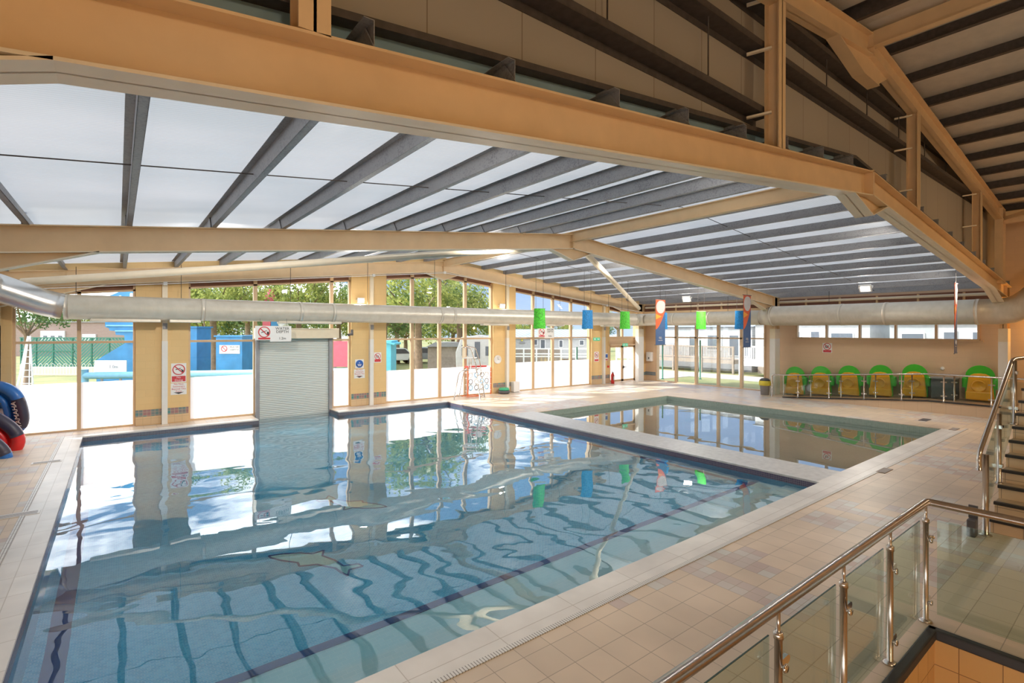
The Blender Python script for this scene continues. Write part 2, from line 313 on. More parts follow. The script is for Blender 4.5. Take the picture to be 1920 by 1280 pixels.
def emis(name, c, s):
    m, nt, out = new_mat(name)
    e = nd(nt, 'ShaderNodeEmission', Strength=s); e.inputs[0].default_value = c4(c); nt.links.new(e.outputs[0], out.inputs[0]); return m
M['lamp_glow'] = emis('lit_lamp_lens', (1.0, 0.95, 0.88), 9.0)
M['exit_glow'] = emis('lit_exit_panel', (0.10, 0.65, 0.35), 0.7)

# ------------------------------------------------------------------ sky, sun
w = bpy.data.worlds.new('sky'); S.world = w; w.use_nodes = True; nt = w.node_tree; nt.nodes.clear()
wo = nd(nt, 'ShaderNodeOutputWorld'); bg = nd(nt, 'ShaderNodeBackground', Strength=1.0)
tc = nd(nt, 'ShaderNodeTexCoord'); sz = nd(nt, 'ShaderNodeSeparateXYZ'); nt.links.new(tc.outputs['Generated'], sz.inputs[0])
skyc = ramp(nt, sz.outputs['Z'], [(0.0, (0.50, 0.62, 0.80)), (0.10, (0.33, 0.47, 0.74)), (0.7, (0.30, 0.45, 0.80))])
mp = nd(nt, 'ShaderNodeMapping'); mp.inputs['Scale'].default_value = (1.6, 1.6, 4.5); mp.inputs['Location'].default_value = (0.35, 0.2, 0.1)
nt.links.new(tc.outputs['Generated'], mp.inputs['Vector'])
cn = nd(nt, 'ShaderNodeTexNoise', Scale=1.5, Detail=7.0, Roughness=0.55); nt.links.new(mp.outputs[0], cn.inputs['Vector'])
lf = nd(nt, 'ShaderNodeVectorMath', operation='DOT_PRODUCT'); nt.links.new(tc.outputs['Generated'], lf.inputs[0]); lf.inputs[1].default_value = (-0.16, 0.03, 0.0)
ca = nd(nt, 'ShaderNodeMath', operation='ADD'); nt.links.new(cn.outputs[0], ca.inputs[0]); nt.links.new(lf.outputs['Value'], ca.inputs[1])
cf = ramp(nt, ca.outputs[0], [(0.46, (0, 0, 0)), (0.56, (1, 1, 1))])
nt.links.new(mixc(nt, cf, skyc, (3.0, 3.05, 3.1)), bg.inputs[0]); nt.links.new(bg.outputs[0], wo.inputs[0])
SUN_TO = Vector((-0.80, 0.95, 1.05)).normalized()
sl = bpy.data.lights.new('sun', 'SUN'); sl.energy = 4.6; sl.angle = math.radians(0.6); sl.color = (1.0, 0.95, 0.88)
so = bpy.data.objects.new('sun', sl); COL.objects.link(so); so.rotation_euler = SUN_TO.to_track_quat('Z', 'Y').to_euler(); so.location = (0, 30, 40)

# ------------------------------------------------------------------ mesh builder
class MB:
    def __init__(self): self.v = []; self.f = []; self.mi = []; self.mats = []; self.sm = []
    def m(self, mat):
        if mat not in self.mats: self.mats.append(mat)
        return self.mats.index(mat)
    def add(self, vs, fs, mat=None, smooth=False):
        o = len(self.v); self.v += [tuple(p) for p in vs]; k = self.m(mat)
        for f in fs: self.f.append([o + i for i in f]); self.mi.append(k); self.sm.append(smooth)
        return self
    def box(self, x0, x1, y0, y1, z0, z1, mat=None):
        if x0 > x1: x0, x1 = x1, x0
        if y0 > y1: y0, y1 = y1, y0
        if z0 > z1: z0, z1 = z1, z0
        vs = [(x0, y0, z0), (x1, y0, z0), (x1, y1, z0), (x0, y1, z0), (x0, y0, z1), (x1, y0, z1), (x1, y1, z1), (x0, y1, z1)]
        return self.add(vs, [(0, 3, 2, 1), (4, 5, 6, 7), (0, 1, 5, 4), (1, 2, 6, 5), (2, 3, 7, 6), (3, 0, 4, 7)], mat)
    def obox(self, a, b, w, h, mat=None, side=None):
        """bar from a to b, w across (horizontal side), h along the third axis"""
        a = Vector(a); b = Vector(b); d = (b - a).normalized()
        s = Vector(side).normalized() if side is not None else d.cross(Vector((0, 0, 1)))
        if s.length < 1e-4: s = Vector((1, 0, 0))
        s = (s - d * s.dot(d)).normalized(); u = s.cross(d).normalized()
        vs = [p + s * i * w / 2 + u * j * h / 2 for p in (a, b) for i, j in ((-1, -1), (1, -1), (1, 1), (-1, 1))]
        return self.add(vs, [(0, 1, 2, 3), (7, 6, 5, 4), (0, 4, 5, 1), (1, 5, 6, 2), (2, 6, 7, 3), (3, 7, 4, 0)], mat)
    def prism(self, pts, axis, a, b, mat=None, smooth=False):
        """polygon of 2-D points extruded along axis from a to b"""
        n = len(pts)
        def P(p, t): return {'X': (t, p[0], p[1]), 'Y': (p[0], t, p[1]), 'Z': (p[0], p[1], t)}[axis]
        vs = [P(p, a) for p in pts] + [P(p, b) for p in pts]
        self.add(vs, [tuple(range(n))[::-1], tuple(range(n, 2 * n))], mat)
        o = len(self.v) - 2 * n; k = self.m(mat)
        for i in range(n):
            self.f.append([o + i, o + (i + 1) % n, o + n + (i + 1) % n, o + n + i]); self.mi.append(k); self.sm.append(smooth)
        return self
    def tube(self, pts, r, mat=None, seg=12, caps=True, closed=False, squash=1.0):
        pts = [Vector(p) for p in pts]; n = len(pts); rs = r if isinstance(r, (list, tuple)) else [r] * n
        vs = []; prev = None
        for i, p in enumerate(pts):
            if closed: t = pts[(i + 1) % n] - pts[i - 1]
            else: t = pts[min(i + 1, n - 1)] - pts[max(i - 1, 0)]
            t = t.normalized()
            if prev is None:
                ref = Vector((0, 0, 1)) if abs(t.z) < 0.9 else Vector((1, 0, 0))
                s = t.cross(ref).normalized()
            else: s = (prev - t * prev.dot(t)).normalized()
            prev = s; u = s.cross(t)
            for k in range(seg):
                a = 2 * PI * k / seg; vs.append(p + s * math.cos(a) * rs[i] + u * math.sin(a) * rs[i] * squash)
        fs = []
        for i in range(n if closed else n - 1):
            for k in range(seg):
                j = (i + 1) % n
                fs.append((i * seg + k, i * seg + (k + 1) % seg, j * seg + (k + 1) % seg, j * seg + k))
        self.add(vs, fs, mat, True)
        if caps and not closed:
            o = len(self.v) - n * seg; k = self.m(mat)
            self.f.append([o + q for q in range(seg)]); self.mi.append(k); self.sm.append(False)
            self.f.append([o + (n - 1) * seg + q for q in range(seg)][::-1]); self.mi.append(k); self.sm.append(False)
        return self
    def lathe(self, prof, c, mat=None, seg=20, axis='Z'):
        """profile of (radius, height) pairs revolved about an axis through c"""
        vs = []; n = len(prof)
        for r, z in prof:
            for k in range(seg):
                a = 2 * PI * k / seg; x, y = r * math.cos(a), r * math.sin(a)
                q = {'Z': (x, y, z), 'Y': (x, z, y), 'X': (z, x, y)}[axis]
                vs.append((c[0] + q[0], c[1] + q[1], c[2] + q[2]))
        fs = [(i * seg + k, i * seg + (k + 1) % seg, (i + 1) * seg + (k + 1) % seg, (i + 1) * seg + k) for i in range(n - 1) for k in range(seg)]
        fs += [tuple(range(seg))[::-1], tuple((n - 1) * seg + k for k in range(seg))]
        return self.add(vs, fs, mat, True)
    def disc(self, c, r, axis, t, mat=None, seg=24):
        pr = [(r, 0), (r, t)]
        return self.lathe(pr, c, mat, seg, axis)
    def xf(self, mtx):
        self.v = [tuple(mtx @ Vector(p)) for p in self.v]; return self
    def build(self, name, mat=None, parent=None, off=None, bev=0.0):
        me = bpy.data.meshes.new(name)
        off = Vector(off) if off is not None else (Vector(parent.get('_o', (0, 0, 0))) if parent else Vector((0, 0, 0)))
        me.from_pydata([tuple(Vector(p) - off) for p in self.v], [], self.f)
        for q in self.mats: me.materials.append(M[q] if isinstance(q, str) else (q or M[mat]))
        me.polygons.foreach_set('material_index', self.mi); me.polygons.foreach_set('use_smooth', self.sm)
        me.update(); me.validate()
        o = bpy.data.objects.new(name, me); COL.objects.link(o)
        if parent is not None: o.parent = parent; o['_o'] = tuple(off)
        else: o.location = off; o['_o'] = tuple(off)
        if bev:
            b = o.modifiers.new('edge', 'BEVEL'); b.width = bev; b.segments = 2; b.limit_method = 'ANGLE'; b.angle_limit = 0.7
        return o
def build_boxes(mb, name, mat, parent):
    """each box of the builder becomes a part of its own"""
    for k in range(len(mb.v) // 8):
        q = MB(); q.add(mb.v[8 * k:8 * k + 8], [[i - 8 * k for i in f] for f in mb.f[6 * k:6 * k + 6]]); q.build(name, mat, parent)
def tag(o, label, cat, group=None, kind=None):
    o['label'] = label; o['category'] = cat
    if group: o['group'] = group
    if kind: o['kind'] = kind
    return o
def thing(name, label, cat, loc=(0, 0, 0), group=None):
    o = bpy.data.objects.new(name, None); COL.objects.link(o); o.location = loc; o['_o'] = tuple(loc); o.empty_display_size = 0.2
    tag(o, label, cat, group); return o
def struct(o): o['kind'] = 'structure'; return o
def sempty(name, loc=(0, 0, 0)):
    o = bpy.data.objects.new(name, None); COL.objects.link(o); o.location = loc; o['_o'] = tuple(loc); return struct(o)
def dup(src, loc, rz=None, label=None):
    r = src.copy(); COL.objects.link(r); r.location = loc
    if rz is not None: r.rotation_euler = (0, 0, rz)
    if label: r['label'] = label
    for ch in list(src.children):
        c = ch.copy(); COL.objects.link(c); c.parent = r
        for g in list(ch.children):
            d = g.copy(); COL.objects.link(d); d.parent = c
    return r
def text_mesh(name, s, size, mat, parent, origin, xdir, updir, extrude=0.002, align='CENTER', spacing=1.0):
    """raised lettering lying in the plane spanned by xdir and updir"""
    cu = bpy.data.curves.new(name, 'FONT'); cu.body = s; cu.size = size; cu.extrude = extrude; cu.align_x = align; cu.align_y = 'CENTER'; cu.space_line = spacing
    cu.resolution_u = 2
    to = bpy.data.objects.new('tmp', cu); COL.objects.link(to)
    dg = bpy.context.evaluated_depsgraph_get(); dg.update()
    me = bpy.data.meshes.new_from_object(to.evaluated_get(dg)); bpy.data.objects.remove(to)
    x = Vector(xdir).normalized(); u = Vector(updir).normalized(); n = x.cross(u)
    off = Vector(parent.get('_o', (0, 0, 0)))
    mt = Matrix.Translation(Vector(origin) - off) @ Matrix((x, u, n)).transposed().to_4x4()
    me.transform(mt); me.materials.clear(); me.materials.append(M[mat]); me.name = name
    o = bpy.data.objects.new(name, me); COL.objects.link(o); o.parent = parent; o['_o'] = tuple(off); return o
ORD = ['first', 'second', 'third', 'fourth', 'fifth', 'sixth', 'seventh', 'eighth', 'ninth', 'tenth', 'eleventh', 'twelfth']

# ------------------------------------------------------------------ dimensions (metres; X along the gable wall, Y towards it)
W = 24.7; G = 19.15; XL = -4.0; YB = -7.0
F1, F2, F3 = 3.45, 11.13, 18.82
RX = 10.89
def zr(x): return 5.82 - 0.105 * abs(x - RX)          # top of the low rafters
def zu(x): return 8.33 - 0.118 * abs(x - RX)          # top of the high rafter
WZ = -0.14

# ------------------------------------------------------------------ floor, copings, pools
PX0, PX1, PY0, PY1 = -0.75, 10.64, 4.10, 18.0
CX0, CX1, CY1 = 3.60, 6.18, 19.10                       # channel leading to the shutter
QX0, QX1, QY0, QY1 = 11.80, 19.42, 4.15, 13.75
PITX, PITY = 6.22, 1.38
def grid_cells(xs, ys, fn, mb, z, t):
    for i in range(len(xs) - 1):
        for j in range(len(ys) - 1):
            x0, x1, y0, y1 = xs[i], xs[i + 1], ys[j], ys[j + 1]
            if fn((x0 + x1) / 2, (y0 + y1) / 2): mb.box(x0, x1, y0, y1, z - t, z)
def in_pool(x, y): return (PX0 < x < PX1 and PY0 < y < PY1) or (CX0 < x < CX1 and PY1 <= y < CY1)
def in_small(x, y): return QX0 < x < QX1 and QY0 < y < QY1
def in_cope(x, y):
    return (PX0 - 0.38 < x < PX1 + 0.01 and PY0 - 0.38 < y < PY1 + 0.30) or (PX1 <= x < QX1 and 3.72 < y < QY0)
def in_div(x, y): return PX1 < x < QX0 and QY0 < y < PY1 + 0.3 and y < QY1 + 0.25
def in_pit(x, y): return x < PITX and y < PITY
xs = sorted([XL - 0.3, PX0 - 0.38, PX0, CX0, CX1, PITX, PX1, QX0, QX1, W + 0.2, PX1 + 0.38]); ys = sorted([YB, PITY, 3.72, PY0, QY0, QY1, QY1 + 0.25, PY1, PY1 + 0.3, CY1, G + 0.2])
mb = MB(); grid_cells(xs, ys, lambda x, y: not (in_pool(x, y) or in_small(x, y) or in_cope(x, y) or in_div(x, y) or in_pit(x, y)), mb, 0, 0.3)
struct(mb.build('floor', 'deck'))

pool = thing('swimming_pool', 'large blue mosaic lined swimming pool with white coping in the foreground', 'swimming pool', (4.9, 11, 0))
mb = MB(); grid_cells(xs, ys, lambda x, y: in_cope(x, y) and not in_pool(x, y), mb, 0.004, 0.1); mb.build('coping', 'coping', pool)
mb = MB(); DL, DR = -1.20, -0.72
# sloping floor
mb.add([(PX0, PY0, DL), (PX1, PY0, DR), (PX1, PY1, DR), (PX0, PY1, DL)], [(0, 1, 2, 3)])
mb.add([(CX0, PY1, -1.01), (CX1, PY1, -0.90), (CX1, CY1, -0.90), (CX0, CY1, -1.01)], [(0, 1, 2, 3)])
mb.build('basin_floor', 'pool_floor', pool)
mb = MB()
e_ = 0.004
mb.box(PX0 - 0.2, PX1 + 0.2, PY0 - 0.2, PY0 + e_, -1.4, WZ - 0.02); mb.box(PX0 - 0.2, CX0 + e_, PY1 - e_, PY1 + 0.2, -1.4, WZ - 0.02); mb.box(CX1 - e_, PX1 + 0.2, PY1 - e_, PY1 + 0.2, -1.4, WZ - 0.02)
build_boxes(mb, 'end_wall', 'pool_wx', pool)
mb = MB()
mb.box(PX0 - 0.2, PX0 + e_, PY0, PY1, -1.4, WZ - 0.02); mb.box(PX1 - e_, PX1 + 0.2, PY0, PY1, -1.4, WZ - 0.02)
mb.box(CX0 - 0.2, CX0 + e_, PY1 - e_, CY1, -1.4, WZ - 0.02); mb.box(CX1 - e_, CX1 + 0.2, PY1 - e_, CY1, -1.4, WZ - 0.02)
build_boxes(mb, 'side_wall', 'pool_wy', pool)
mb = MB()
mb.box(PX0 - 0.2, PX1 + 0.2, PY0 - 0.2, PY0 + e_, WZ - 0.02, -0.03); mb.box(PX0 - 0.2, CX0, PY1 - e_, PY1 + 0.2, WZ - 0.02, -0.03); mb.box(CX1, PX1 + 0.2, PY1 - e_, PY1 + 0.2, WZ - 0.02, -0.03)
build_boxes(mb, 'waterline_tiles', 'band_x', pool)
mb = MB()
mb.box(PX0 - 0.2, PX0 + e_, PY0, PY1, WZ - 0.02, -0.03); mb.box(PX1 - e_, PX1 + 0.2, PY0, PY1, WZ - 0.02, -0.03)
mb.box(CX0 - 0.2, CX0 + e_, PY1, CY1, WZ - 0.02, -0.03); mb.box(CX1 - e_, CX1 + 0.2, PY1, CY1, WZ - 0.02, -0.03)
build_boxes(mb, 'waterline_tiles', 'band_y', pool)
for y0, y1, z in ((PY0, 4.72, -0.36), (4.72, 5.27, -0.58)):
    mb = MB(); mb.box(PX0 + 0.001, PX1 - 0.001, y0, y1, -1.25, z); mb.build('underwater_step', 'pool_step', pool)
mb = MB()
mb.box(PX0 + 0.3, PX1 - 0.12, 5.27, 5.38, -1.22, -0.56)
mb.build('step_nosing', 'pool_line', pool)
mb = MB(); mb.add([(PX1 - 0.26, 5.38, DR + 0.014), (PX1 - 0.12, 5.38, DR + 0.012), (PX1 - 0.12, 16.5, DR + 0.012), (PX1 - 0.26, 16.5, DR + 0.014)], [(0, 1, 2, 3)])
mb.build('lane_marking', 'pool_line', pool)
def zfl(x): return DL + (DR - DL) * (x - PX0) / (PX1 - PX0)
mb = MB(); mb.add([(-0.62, 5.4, zfl(-0.62) + 0.006), (-0.42, 5.4, zfl(-0.42) + 0.006), (-0.42, 17.2, zfl(-0.42) + 0.006), (-0.62, 17.2, zfl(-0.62) + 0.006)], [(0, 1, 2, 3)])
mb.build('lane_marking', 'pool_line', pool)
# dolphin mosaic on the floor
dol = [(0, 0), (0.25, 0.16), (0.55, 0.27), (0.85, 0.30), (0.98, 0.50), (1.10, 0.28), (1.45, 0.18), (1.75, 0.02), (2.0, 0.16), (2.15, 0.10), (1.95, -0.08), (2.05, -0.30), (1.85, -0.22), (1.65, -0.10), (1.2, -0.06), (0.9, -0.22), (0.78, -0.10), (0.4, -0.10), (0.1, -0.06)]
def dolph(cx, cyy, ang, s, flip=1):
    pts = []
    for a, b in dol:
        a = (a - 1) * s; b *= s * flip
        x, y = cx + a * math.cos(ang) - b * math.sin(ang), cyy + a * math.sin(ang) + b * math.cos(ang)
        pts.append((x, y, zfl(x) + 0.008))
    mb = MB(); mb.add(pts, [tuple(range(len(pts)))]); o = mb.build('dolphin_mosaic', 'dolphin_pale', pool)
    mb = MB()
    for i in range(len(pts)):
        mb.obox(pts[i], pts[(i + 1) % len(pts)], 0.03, 0.012)
    mb.build('outline', 'pool_line', o)
dolph(2.25, 7.75, -0.9, 0.72); dolph(3.6, 9.6, 2.2, 0.7)
mb = MB(); mb.box(-1.19, 20.0, 3.655, 3.715, -0.05, 0.010); mb.box(-1.20, -1.135, 3.72, 18.3, -0.05, 0.010)
mb.build('overflow_channel', 'gutter', pool)
def drain(x, y, l, ww, lab, mat='coping', rz=0):
    o = thing('drain_cover', lab, 'drain cover', (x, y, 0), 'drain covers in the deck')
    mb = MB(); mb.box(x - l / 2, x + l / 2, y - ww / 2, y + ww / 2, -0.01, 0.012); mb.build('frame', mat, o)
    mb = MB()
    for i in range(5): mb.box(x - l / 2 + 0.03, x + l / 2 - 0.03, y - ww / 2 + 0.02 + i * (ww - 0.04) / 5, y - ww / 2 + 0.03 + i * (ww - 0.04) / 5, 0.0, 0.014)
    mb.build('slots', 'dark_grey' if mat == 'dark_grey' else 'mid_grey', o)
drain(-1.22, 15.0, 0.5, 0.2, 'pale drain cover on the left deck nearest the glazed wall', 'coping')
drain(-1.22, 11.0, 0.5, 0.22, 'pale drain cover on the left deck halfway along the pool', 'coping')
drain(12.6, 3.62, 0.5, 0.16, 'worn stone coloured drain cover by the near corner of the paddling pool', 'timber_grey')
drain(19.6, 3.9, 0.5, 0.16, 'buff drain cover at the right corner of the paddling pool', 'timber_grey')
drain(20.9, 4.9, 0.55, 0.22, 'dark floor grate on the deck before the ramp', 'dark_grey')

# water bodies (one closed body each, bottoms buried beneath the tiled floors)
mb = MB()
pl = [(PX0 - 0.1, PY0 - 0.1), (PX1 + 0.1, PY0 - 0.1), (PX1 + 0.1, PY1 + 0.1), (CX1 + 0.1, PY1 + 0.1), (CX1 + 0.1, CY1 + 0.02), (CX0 - 0.1, CY1 + 0.02), (CX0 - 0.1, PY1 + 0.1), (PX0 - 0.1, PY1 + 0.1)]
mb.prism(pl, 'Z', -1.7, WZ)
tag(mb.build('pool_water', 'water'), 'clear blue water filling the large swimming pool', 'water', kind='stuff')
sp = thing('paddling_pool', 'small shallow grey green tiled pool beyond the dividing kerb', 'paddling pool', (15.6, 9, 0))
mb = MB(); grid_cells(xs, ys, lambda x, y: in_div(x, y) and not in_pool(x, y) and not in_small(x, y) and not in_cope(x, y), mb, 0.004, 0.12); mb.build('dividing_kerb', 'divider', sp)
mb = MB(); mb.add([(QX0, QY0, -0.55), (QX1, QY0, -0.55), (QX1, QY1, -0.55), (QX0, QY1, -0.55)], [(0, 1, 2, 3)]); mb.build('basin_floor', 'small_floor', sp)
mb = MB(); mb.box(QX0 - 0.15, QX1 + 0.15, QY0 - 0.15, QY0 + e_, -0.7, -0.02); mb.box(QX0 - 0.15, QX1 + 0.15, QY1 - e_, QY1 + 0.15, -0.7, -0.02); build_boxes(mb, 'end_wall', 'small_wx', sp)
mb = MB(); mb.box(QX0 - 0.15, QX0 + e_, QY0, QY1, -0.7, -0.02); mb.box(QX1 - e_, QX1 + 0.15, QY0, QY1, -0.7, -0.02); build_boxes(mb, 'side_wall', 'small_wy', sp)
mb = MB(); mb.box(QX0, QX1, QY1 - 0.35, QY1, -0.7, -0.33); mb.build('ledge', 'small_wx', sp)
mb = MB(); mb.box(QX1 - 0.35, QX1, QY0, QY1 - 0.35, -0.7, -0.33); mb.build('ledge', 'small_wy', sp)
mb = MB(); mb.prism([(QX0 - 0.08, QY0 - 0.08), (QX1 + 0.08, QY0 - 0.08), (QX1 + 0.08, QY1 + 0.08), (QX0 - 0.08, QY1 + 0.08)], 'Z', -0.9, -0.20)
tag(mb.build('paddling_pool_water', 'water_small'), 'still pale green water in the small pool', 'water', kind='stuff')

# stair well in the near right corner
pit = thing('stair_well', 'sunken amber tiled stair well with dark rounded edging at the bottom right', 'stair well', (PITX, PITY, 0))
mb = MB(); mb.box(XL + 0.01, PITX + 0.2, PITY, PITY + 0.06, -2.8, -0.31); mb.box(PITX - 12, PITX + 0.0, PITY - 0.001, PITY + 0.05, -0.5, -0.02); mb.build('tiled_wall', 'pit_tile', pit)
M['pit_tile_y'] = mat_tiles('amber_glazed_side_tiles', 0.3, 0.3, (0.62, 0.35, 0.12), (0.66, 0.39, 0.14), (0.28, 0.15, 0.06), 0.004, 0.25, plane='YZ')
mb = MB(); mb.box(PITX - 0.001, PITX + 0.06, YB + 0.01, PITY, -2.8, -0.02); mb.build('tiled_wall', 'pit_tile_y', pit)
mb = MB(); mb.box(XL + 0.01, PITX, YB + 0.01, PITY, -2.85, -2.75); mb.build('well_floor', 'stair_tile', pit)
mb = MB()
mb.box(XL + 0.01, PITX + 0.06, PITY - 0.02, PITY + 0.06, -0.06, 0.035); mb.box(PITX - 0.02, PITX + 0.07, YB + 0.01, PITY + 0.06, -0.06, 0.035)
mb.build('edging', 'black', pit, bev=0.015)

# ------------------------------------------------------------------ walls
def gable_top(x): return zr(x) + 0.20
pillars = [(XL, -2.25), (0.42, 1.77), (7.0, 8.40), (13.62, 14.93), (20.12, 21.55), (24.0, W)]
mb = MB()
for x0, x1 in pillars:
    mb.prism([(x0, 0), (x1, 0), (x1, gable_top(x1)), (x0, gable_top(x0))], 'Y', G - 0.15, G + 0.2)
xsl = [XL] + [p for ab in pillars for p in ab][1:-1] + [W]
spans = [(pillars[i][1], pillars[i + 1][0]) for i in range(5)]
for x0, x1 in spans:
    pts = [x0] + ([RX] if x0 < RX < x1 else []) + [x1]
    for a, b in zip(pts, pts[1:]):
        mb.prism([(a, zr(a) - 0.44), (b, zr(b) - 0.44), (b, gable_top(b)), (a, gable_top(a))], 'Y', G - 0.15, G + 0.2)
struct(mb.build('wall_back', 'wall_x'))
mb = MB()
for i, (x0, x1) in enumerate(pillars[1:]):
    mb.box(x0 - 0.0, x1 + 0.0, G - 0.165, G - 0.149, 0.02, 0.27)
struct(mb.build('baseboard_back', 'skirt_x'))
mb = MB()
for i, (x0, x1) in enumerate(pillars[1:]):
    mb.box(x0 - 0.0, x1 + 0.0, G - 0.168, G - 0.149, 0.27, 0.47)
struct(mb.build('trim_1', 'mosaic_x'))
# right wall
RY0, RY1 = 11.92, 18.23; KY0, KY1 = 4.20, 10.53
mb = MB()
for y0, y1, z0, z1 in ((RY1, G, 0, 4.57), (KY1, RY0, 0, 4.57), (RY0, RY1, 3.72, 4.57), (KY0, KY1, 0, 2.57), (KY0, KY1, 3.4, 4.57), (YB, KY0, 0, 4.57), (YB, 3.7, 4.57, 6.9)):
    mb.box(W, W + 0.3, y0, y1, z0, z1)
struct(mb.build('wall_right', 'wall_y'))
mb = MB(); mb.box(W - 0.018, W, RY1, G - 0.17, 0.30, 0.50); struct(mb.build('trim_2', 'mosaic_y'))
mb = MB(); mb.box(XL - 0.3, XL, YB, G + 0.2, -0.3, 4.5); mb.box(XL - 0.3, XL, YB, 3.7, 4.5, 7.0); struct(mb.build('wall_left', 'wall_y'))
mb = MB(); mb.box(XL - 0.3, W + 0.3, YB - 0.3, YB, -2.8, 8.9); struct(mb.build('wall_front', 'wall_x'))

# ------------------------------------------------------------------ windows
def pane(mb, x0, x1, z0, z1l, z1r, y): mb.add([(x0, y, z0), (x1, y, z0), (x1, y, z1r), (x0, y, z1l)], [(0, 1, 2, 3)])
def gable_window(n, x0, x1, mull, frost, skip=None, mw=0.07, base=0.03, door=False):
    o = sempty('window_%d' % n, ((x0 + x1) / 2, G, 0))
    top = lambda x: zr(x) - 0.66
    xs_ = [x0] + mull + [x1]
    mb = MB()
    mb.box(x0, x0 + 0.06, G - 0.05, G + 0.07, base, top(x0) + 0.16); mb.box(x1 - 0.06, x1, G - 0.05, G + 0.07, base, top(x1) + 0.16)
    pts = [x0] + ([RX] if x0 < RX < x1 else []) + [x1]
    for a, b in zip(pts, pts[1:]):
        mb.prism([(a, top(a)), (b, top(b)), (b, top(b) + 0.055), (a, top(a) + 0.055)], 'Y', G - 0.05, G + 0.07)
    if not door:
        a0 = x0
        for a, b in ([(x0, x1)] if not skip else [(x0, skip[0]), (skip[1], x1)]): mb.box(a, b, G - 0.06, G + 0.08, 0.0, 0.055)
    mb.build('window_frame', 'frame_tan', o)
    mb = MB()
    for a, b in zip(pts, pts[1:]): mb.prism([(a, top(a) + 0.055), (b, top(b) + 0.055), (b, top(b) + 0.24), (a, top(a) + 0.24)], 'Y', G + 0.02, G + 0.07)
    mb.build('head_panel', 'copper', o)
    for q in mull:
        mb = MB(); mb.box(q - mw, q + mw, G - 0.05, G + 0.07, base if not door else 2.5, top(q) + 0.2); mb.build('mullion', 'frame_tan', o)
    mb = MB(); mb.box(x0, x1, G - 0.055, G + 0.065, 2.50, 2.57); mb.build('transom', 'frame_tan', o)
    for i in range(len(xs_) - 1):
        a, b = xs_[i], xs_[i + 1]
        mb = MB()
        if a < RX < b:
            mb.add([(a, G, 2.55), (b, G, 2.55), (b, G, top(b)), (RX, G, top(RX)), (a, G, top(a))], [(0, 1, 2, 3, 4)])
        else: pane(mb, a, b, 2.55, top(a), top(b), G)
        mb.build('upper_pane', 'glass', o)
        if door or (skip and a >= skip[0] - 0.3 and b <= skip[1] + 0.3): continue
        mb = MB(); pane(mb, a, b, frost, 2.52, 2.52, G); mb.build('clear_pane', 'glass', o)
        mb = MB(); pane(mb, a, b, 0.03, frost, frost, G); mb.build('frosted_pane', 'frost', o)
    return o
gable_window(1, -2.25, 0.42, [-0.88], 1.38, mw=0.045)
gable_window(2, 1.77, 7.0, [3.71, 6.30], 1.38, skip=(3.71, 6.30), mw=0.06)
gable_window(3, 8.40, 13.62, [9.60, 10.89, 12.18], 1.28)
gable_window(4, 14.93, 20.12, [16.12, 17.42, 18.70], 1.36)
dr = gable_window(5, 21.55, 24.0, [22.78], 1.3, door=True)
# double exit door
d = sempty('door_1', (22.78, G, 0))
mb = MB(); mb.box(21.55, 21.68, G - 0.08, G + 0.1, 0, 2.5); mb.box(23.87, 24.0, G - 0.08, G + 0.1, 0, 2.5); mb.box(21.55, 24.0, G - 0.22, G + 0.1, 2.06, 2.14); mb.box(21.55, 24.0, G + 0.02, G + 0.08, 2.14, 2.5)
mb.build('door_frame', 'frame_tan', d)
for a, b, s in ((21.68, 22.77, 1), (22.79, 23.87, -1)):
    mb = MB()
    mb.box(a, a + 0.09, G - 0.03, G + 0.03, 0.02, 2.05); mb.box(b - 0.09, b, G - 0.03, G + 0.03, 0.02, 2.05); mb.box(a, b, G - 0.03, G + 0.03, 1.95, 2.05); mb.box(a, b, G - 0.03, G + 0.03, 0.02, 0.14)
    lf = mb.build('door_leaf', 'frame_tan', d)
    mb = MB(); pane(mb, a + 0.09, b - 0.09, 1.22, 1.95, 1.95, G); mb.build('clear_pane', 'glass', lf)
    mb = MB(); pane(mb, a + 0.09, b - 0.09, 0.14, 1.22, 1.22, G); mb.build('frosted_pane', 'frost', lf)
    mb = MB(); c = (b - 0.05) if s > 0 else (a + 0.05)
    if s > 0: mb.box(c - 0.10, c + 0.02, G - 0.09, G - 0.03, 0.85, 1.30); mb.build('door_handle', 'frame_tan', lf)
    else: mb.box(c - 0.04, c + 0.05, G - 0.09, G - 0.03, 0.75, 0.90); mb.tube([(c, G - 0.08, 0.83), (c + 0.22, G - 0.08, 0.83)], 0.018); mb.build('door_handle', 'dark_grey', lf)
# right window and clerestory strip
def side_window(n, y0, y1, z0, z1, mull, transom, mat='frame_tan', mw=0.06):
    o = sempty('window_%d' % n, (W, (y0 + y1) / 2, z0))
    mb = MB(); mb.box(W - 0.04, W + 0.12, y0, y0 + 0.07, z0, z1); mb.box(W - 0.04, W + 0.12, y1 - 0.07, y1, z0, z1)
    mb.box(W - 0.06, W + 0.12, y0, y1, z0, z0 + 0.05); mb.box(W - 0.04, W + 0.12, y0, y1, z1 - 0.05, z1); mb.build('window_frame', mat, o)
    for q in mull: mb = MB(); mb.box(W - 0.05, W + 0.12, q - mw, q + mw, z0, z1); mb.build('mullion', mat, o)
    if transom: mb = MB(); mb.box(W - 0.05, W + 0.10, y0, y1, transom - 0.035, transom + 0.03); mb.build('transom', mat, o)
    e = [y0] + mull + [y1]
    for a, b in zip(e, e[1:]): mb = MB(); mb.add([(W + 0.05, a, z0), (W + 0.05, b, z0), (W + 0.05, b, z1), (W + 0.05, a, z1)], [(0, 1, 2, 3)]); mb.build('pane', 'glass', o)
side_window(6, RY0, RY1, 0.0, 3.72, [16.90, 15.65, 14.37, 13.12], 2.53)
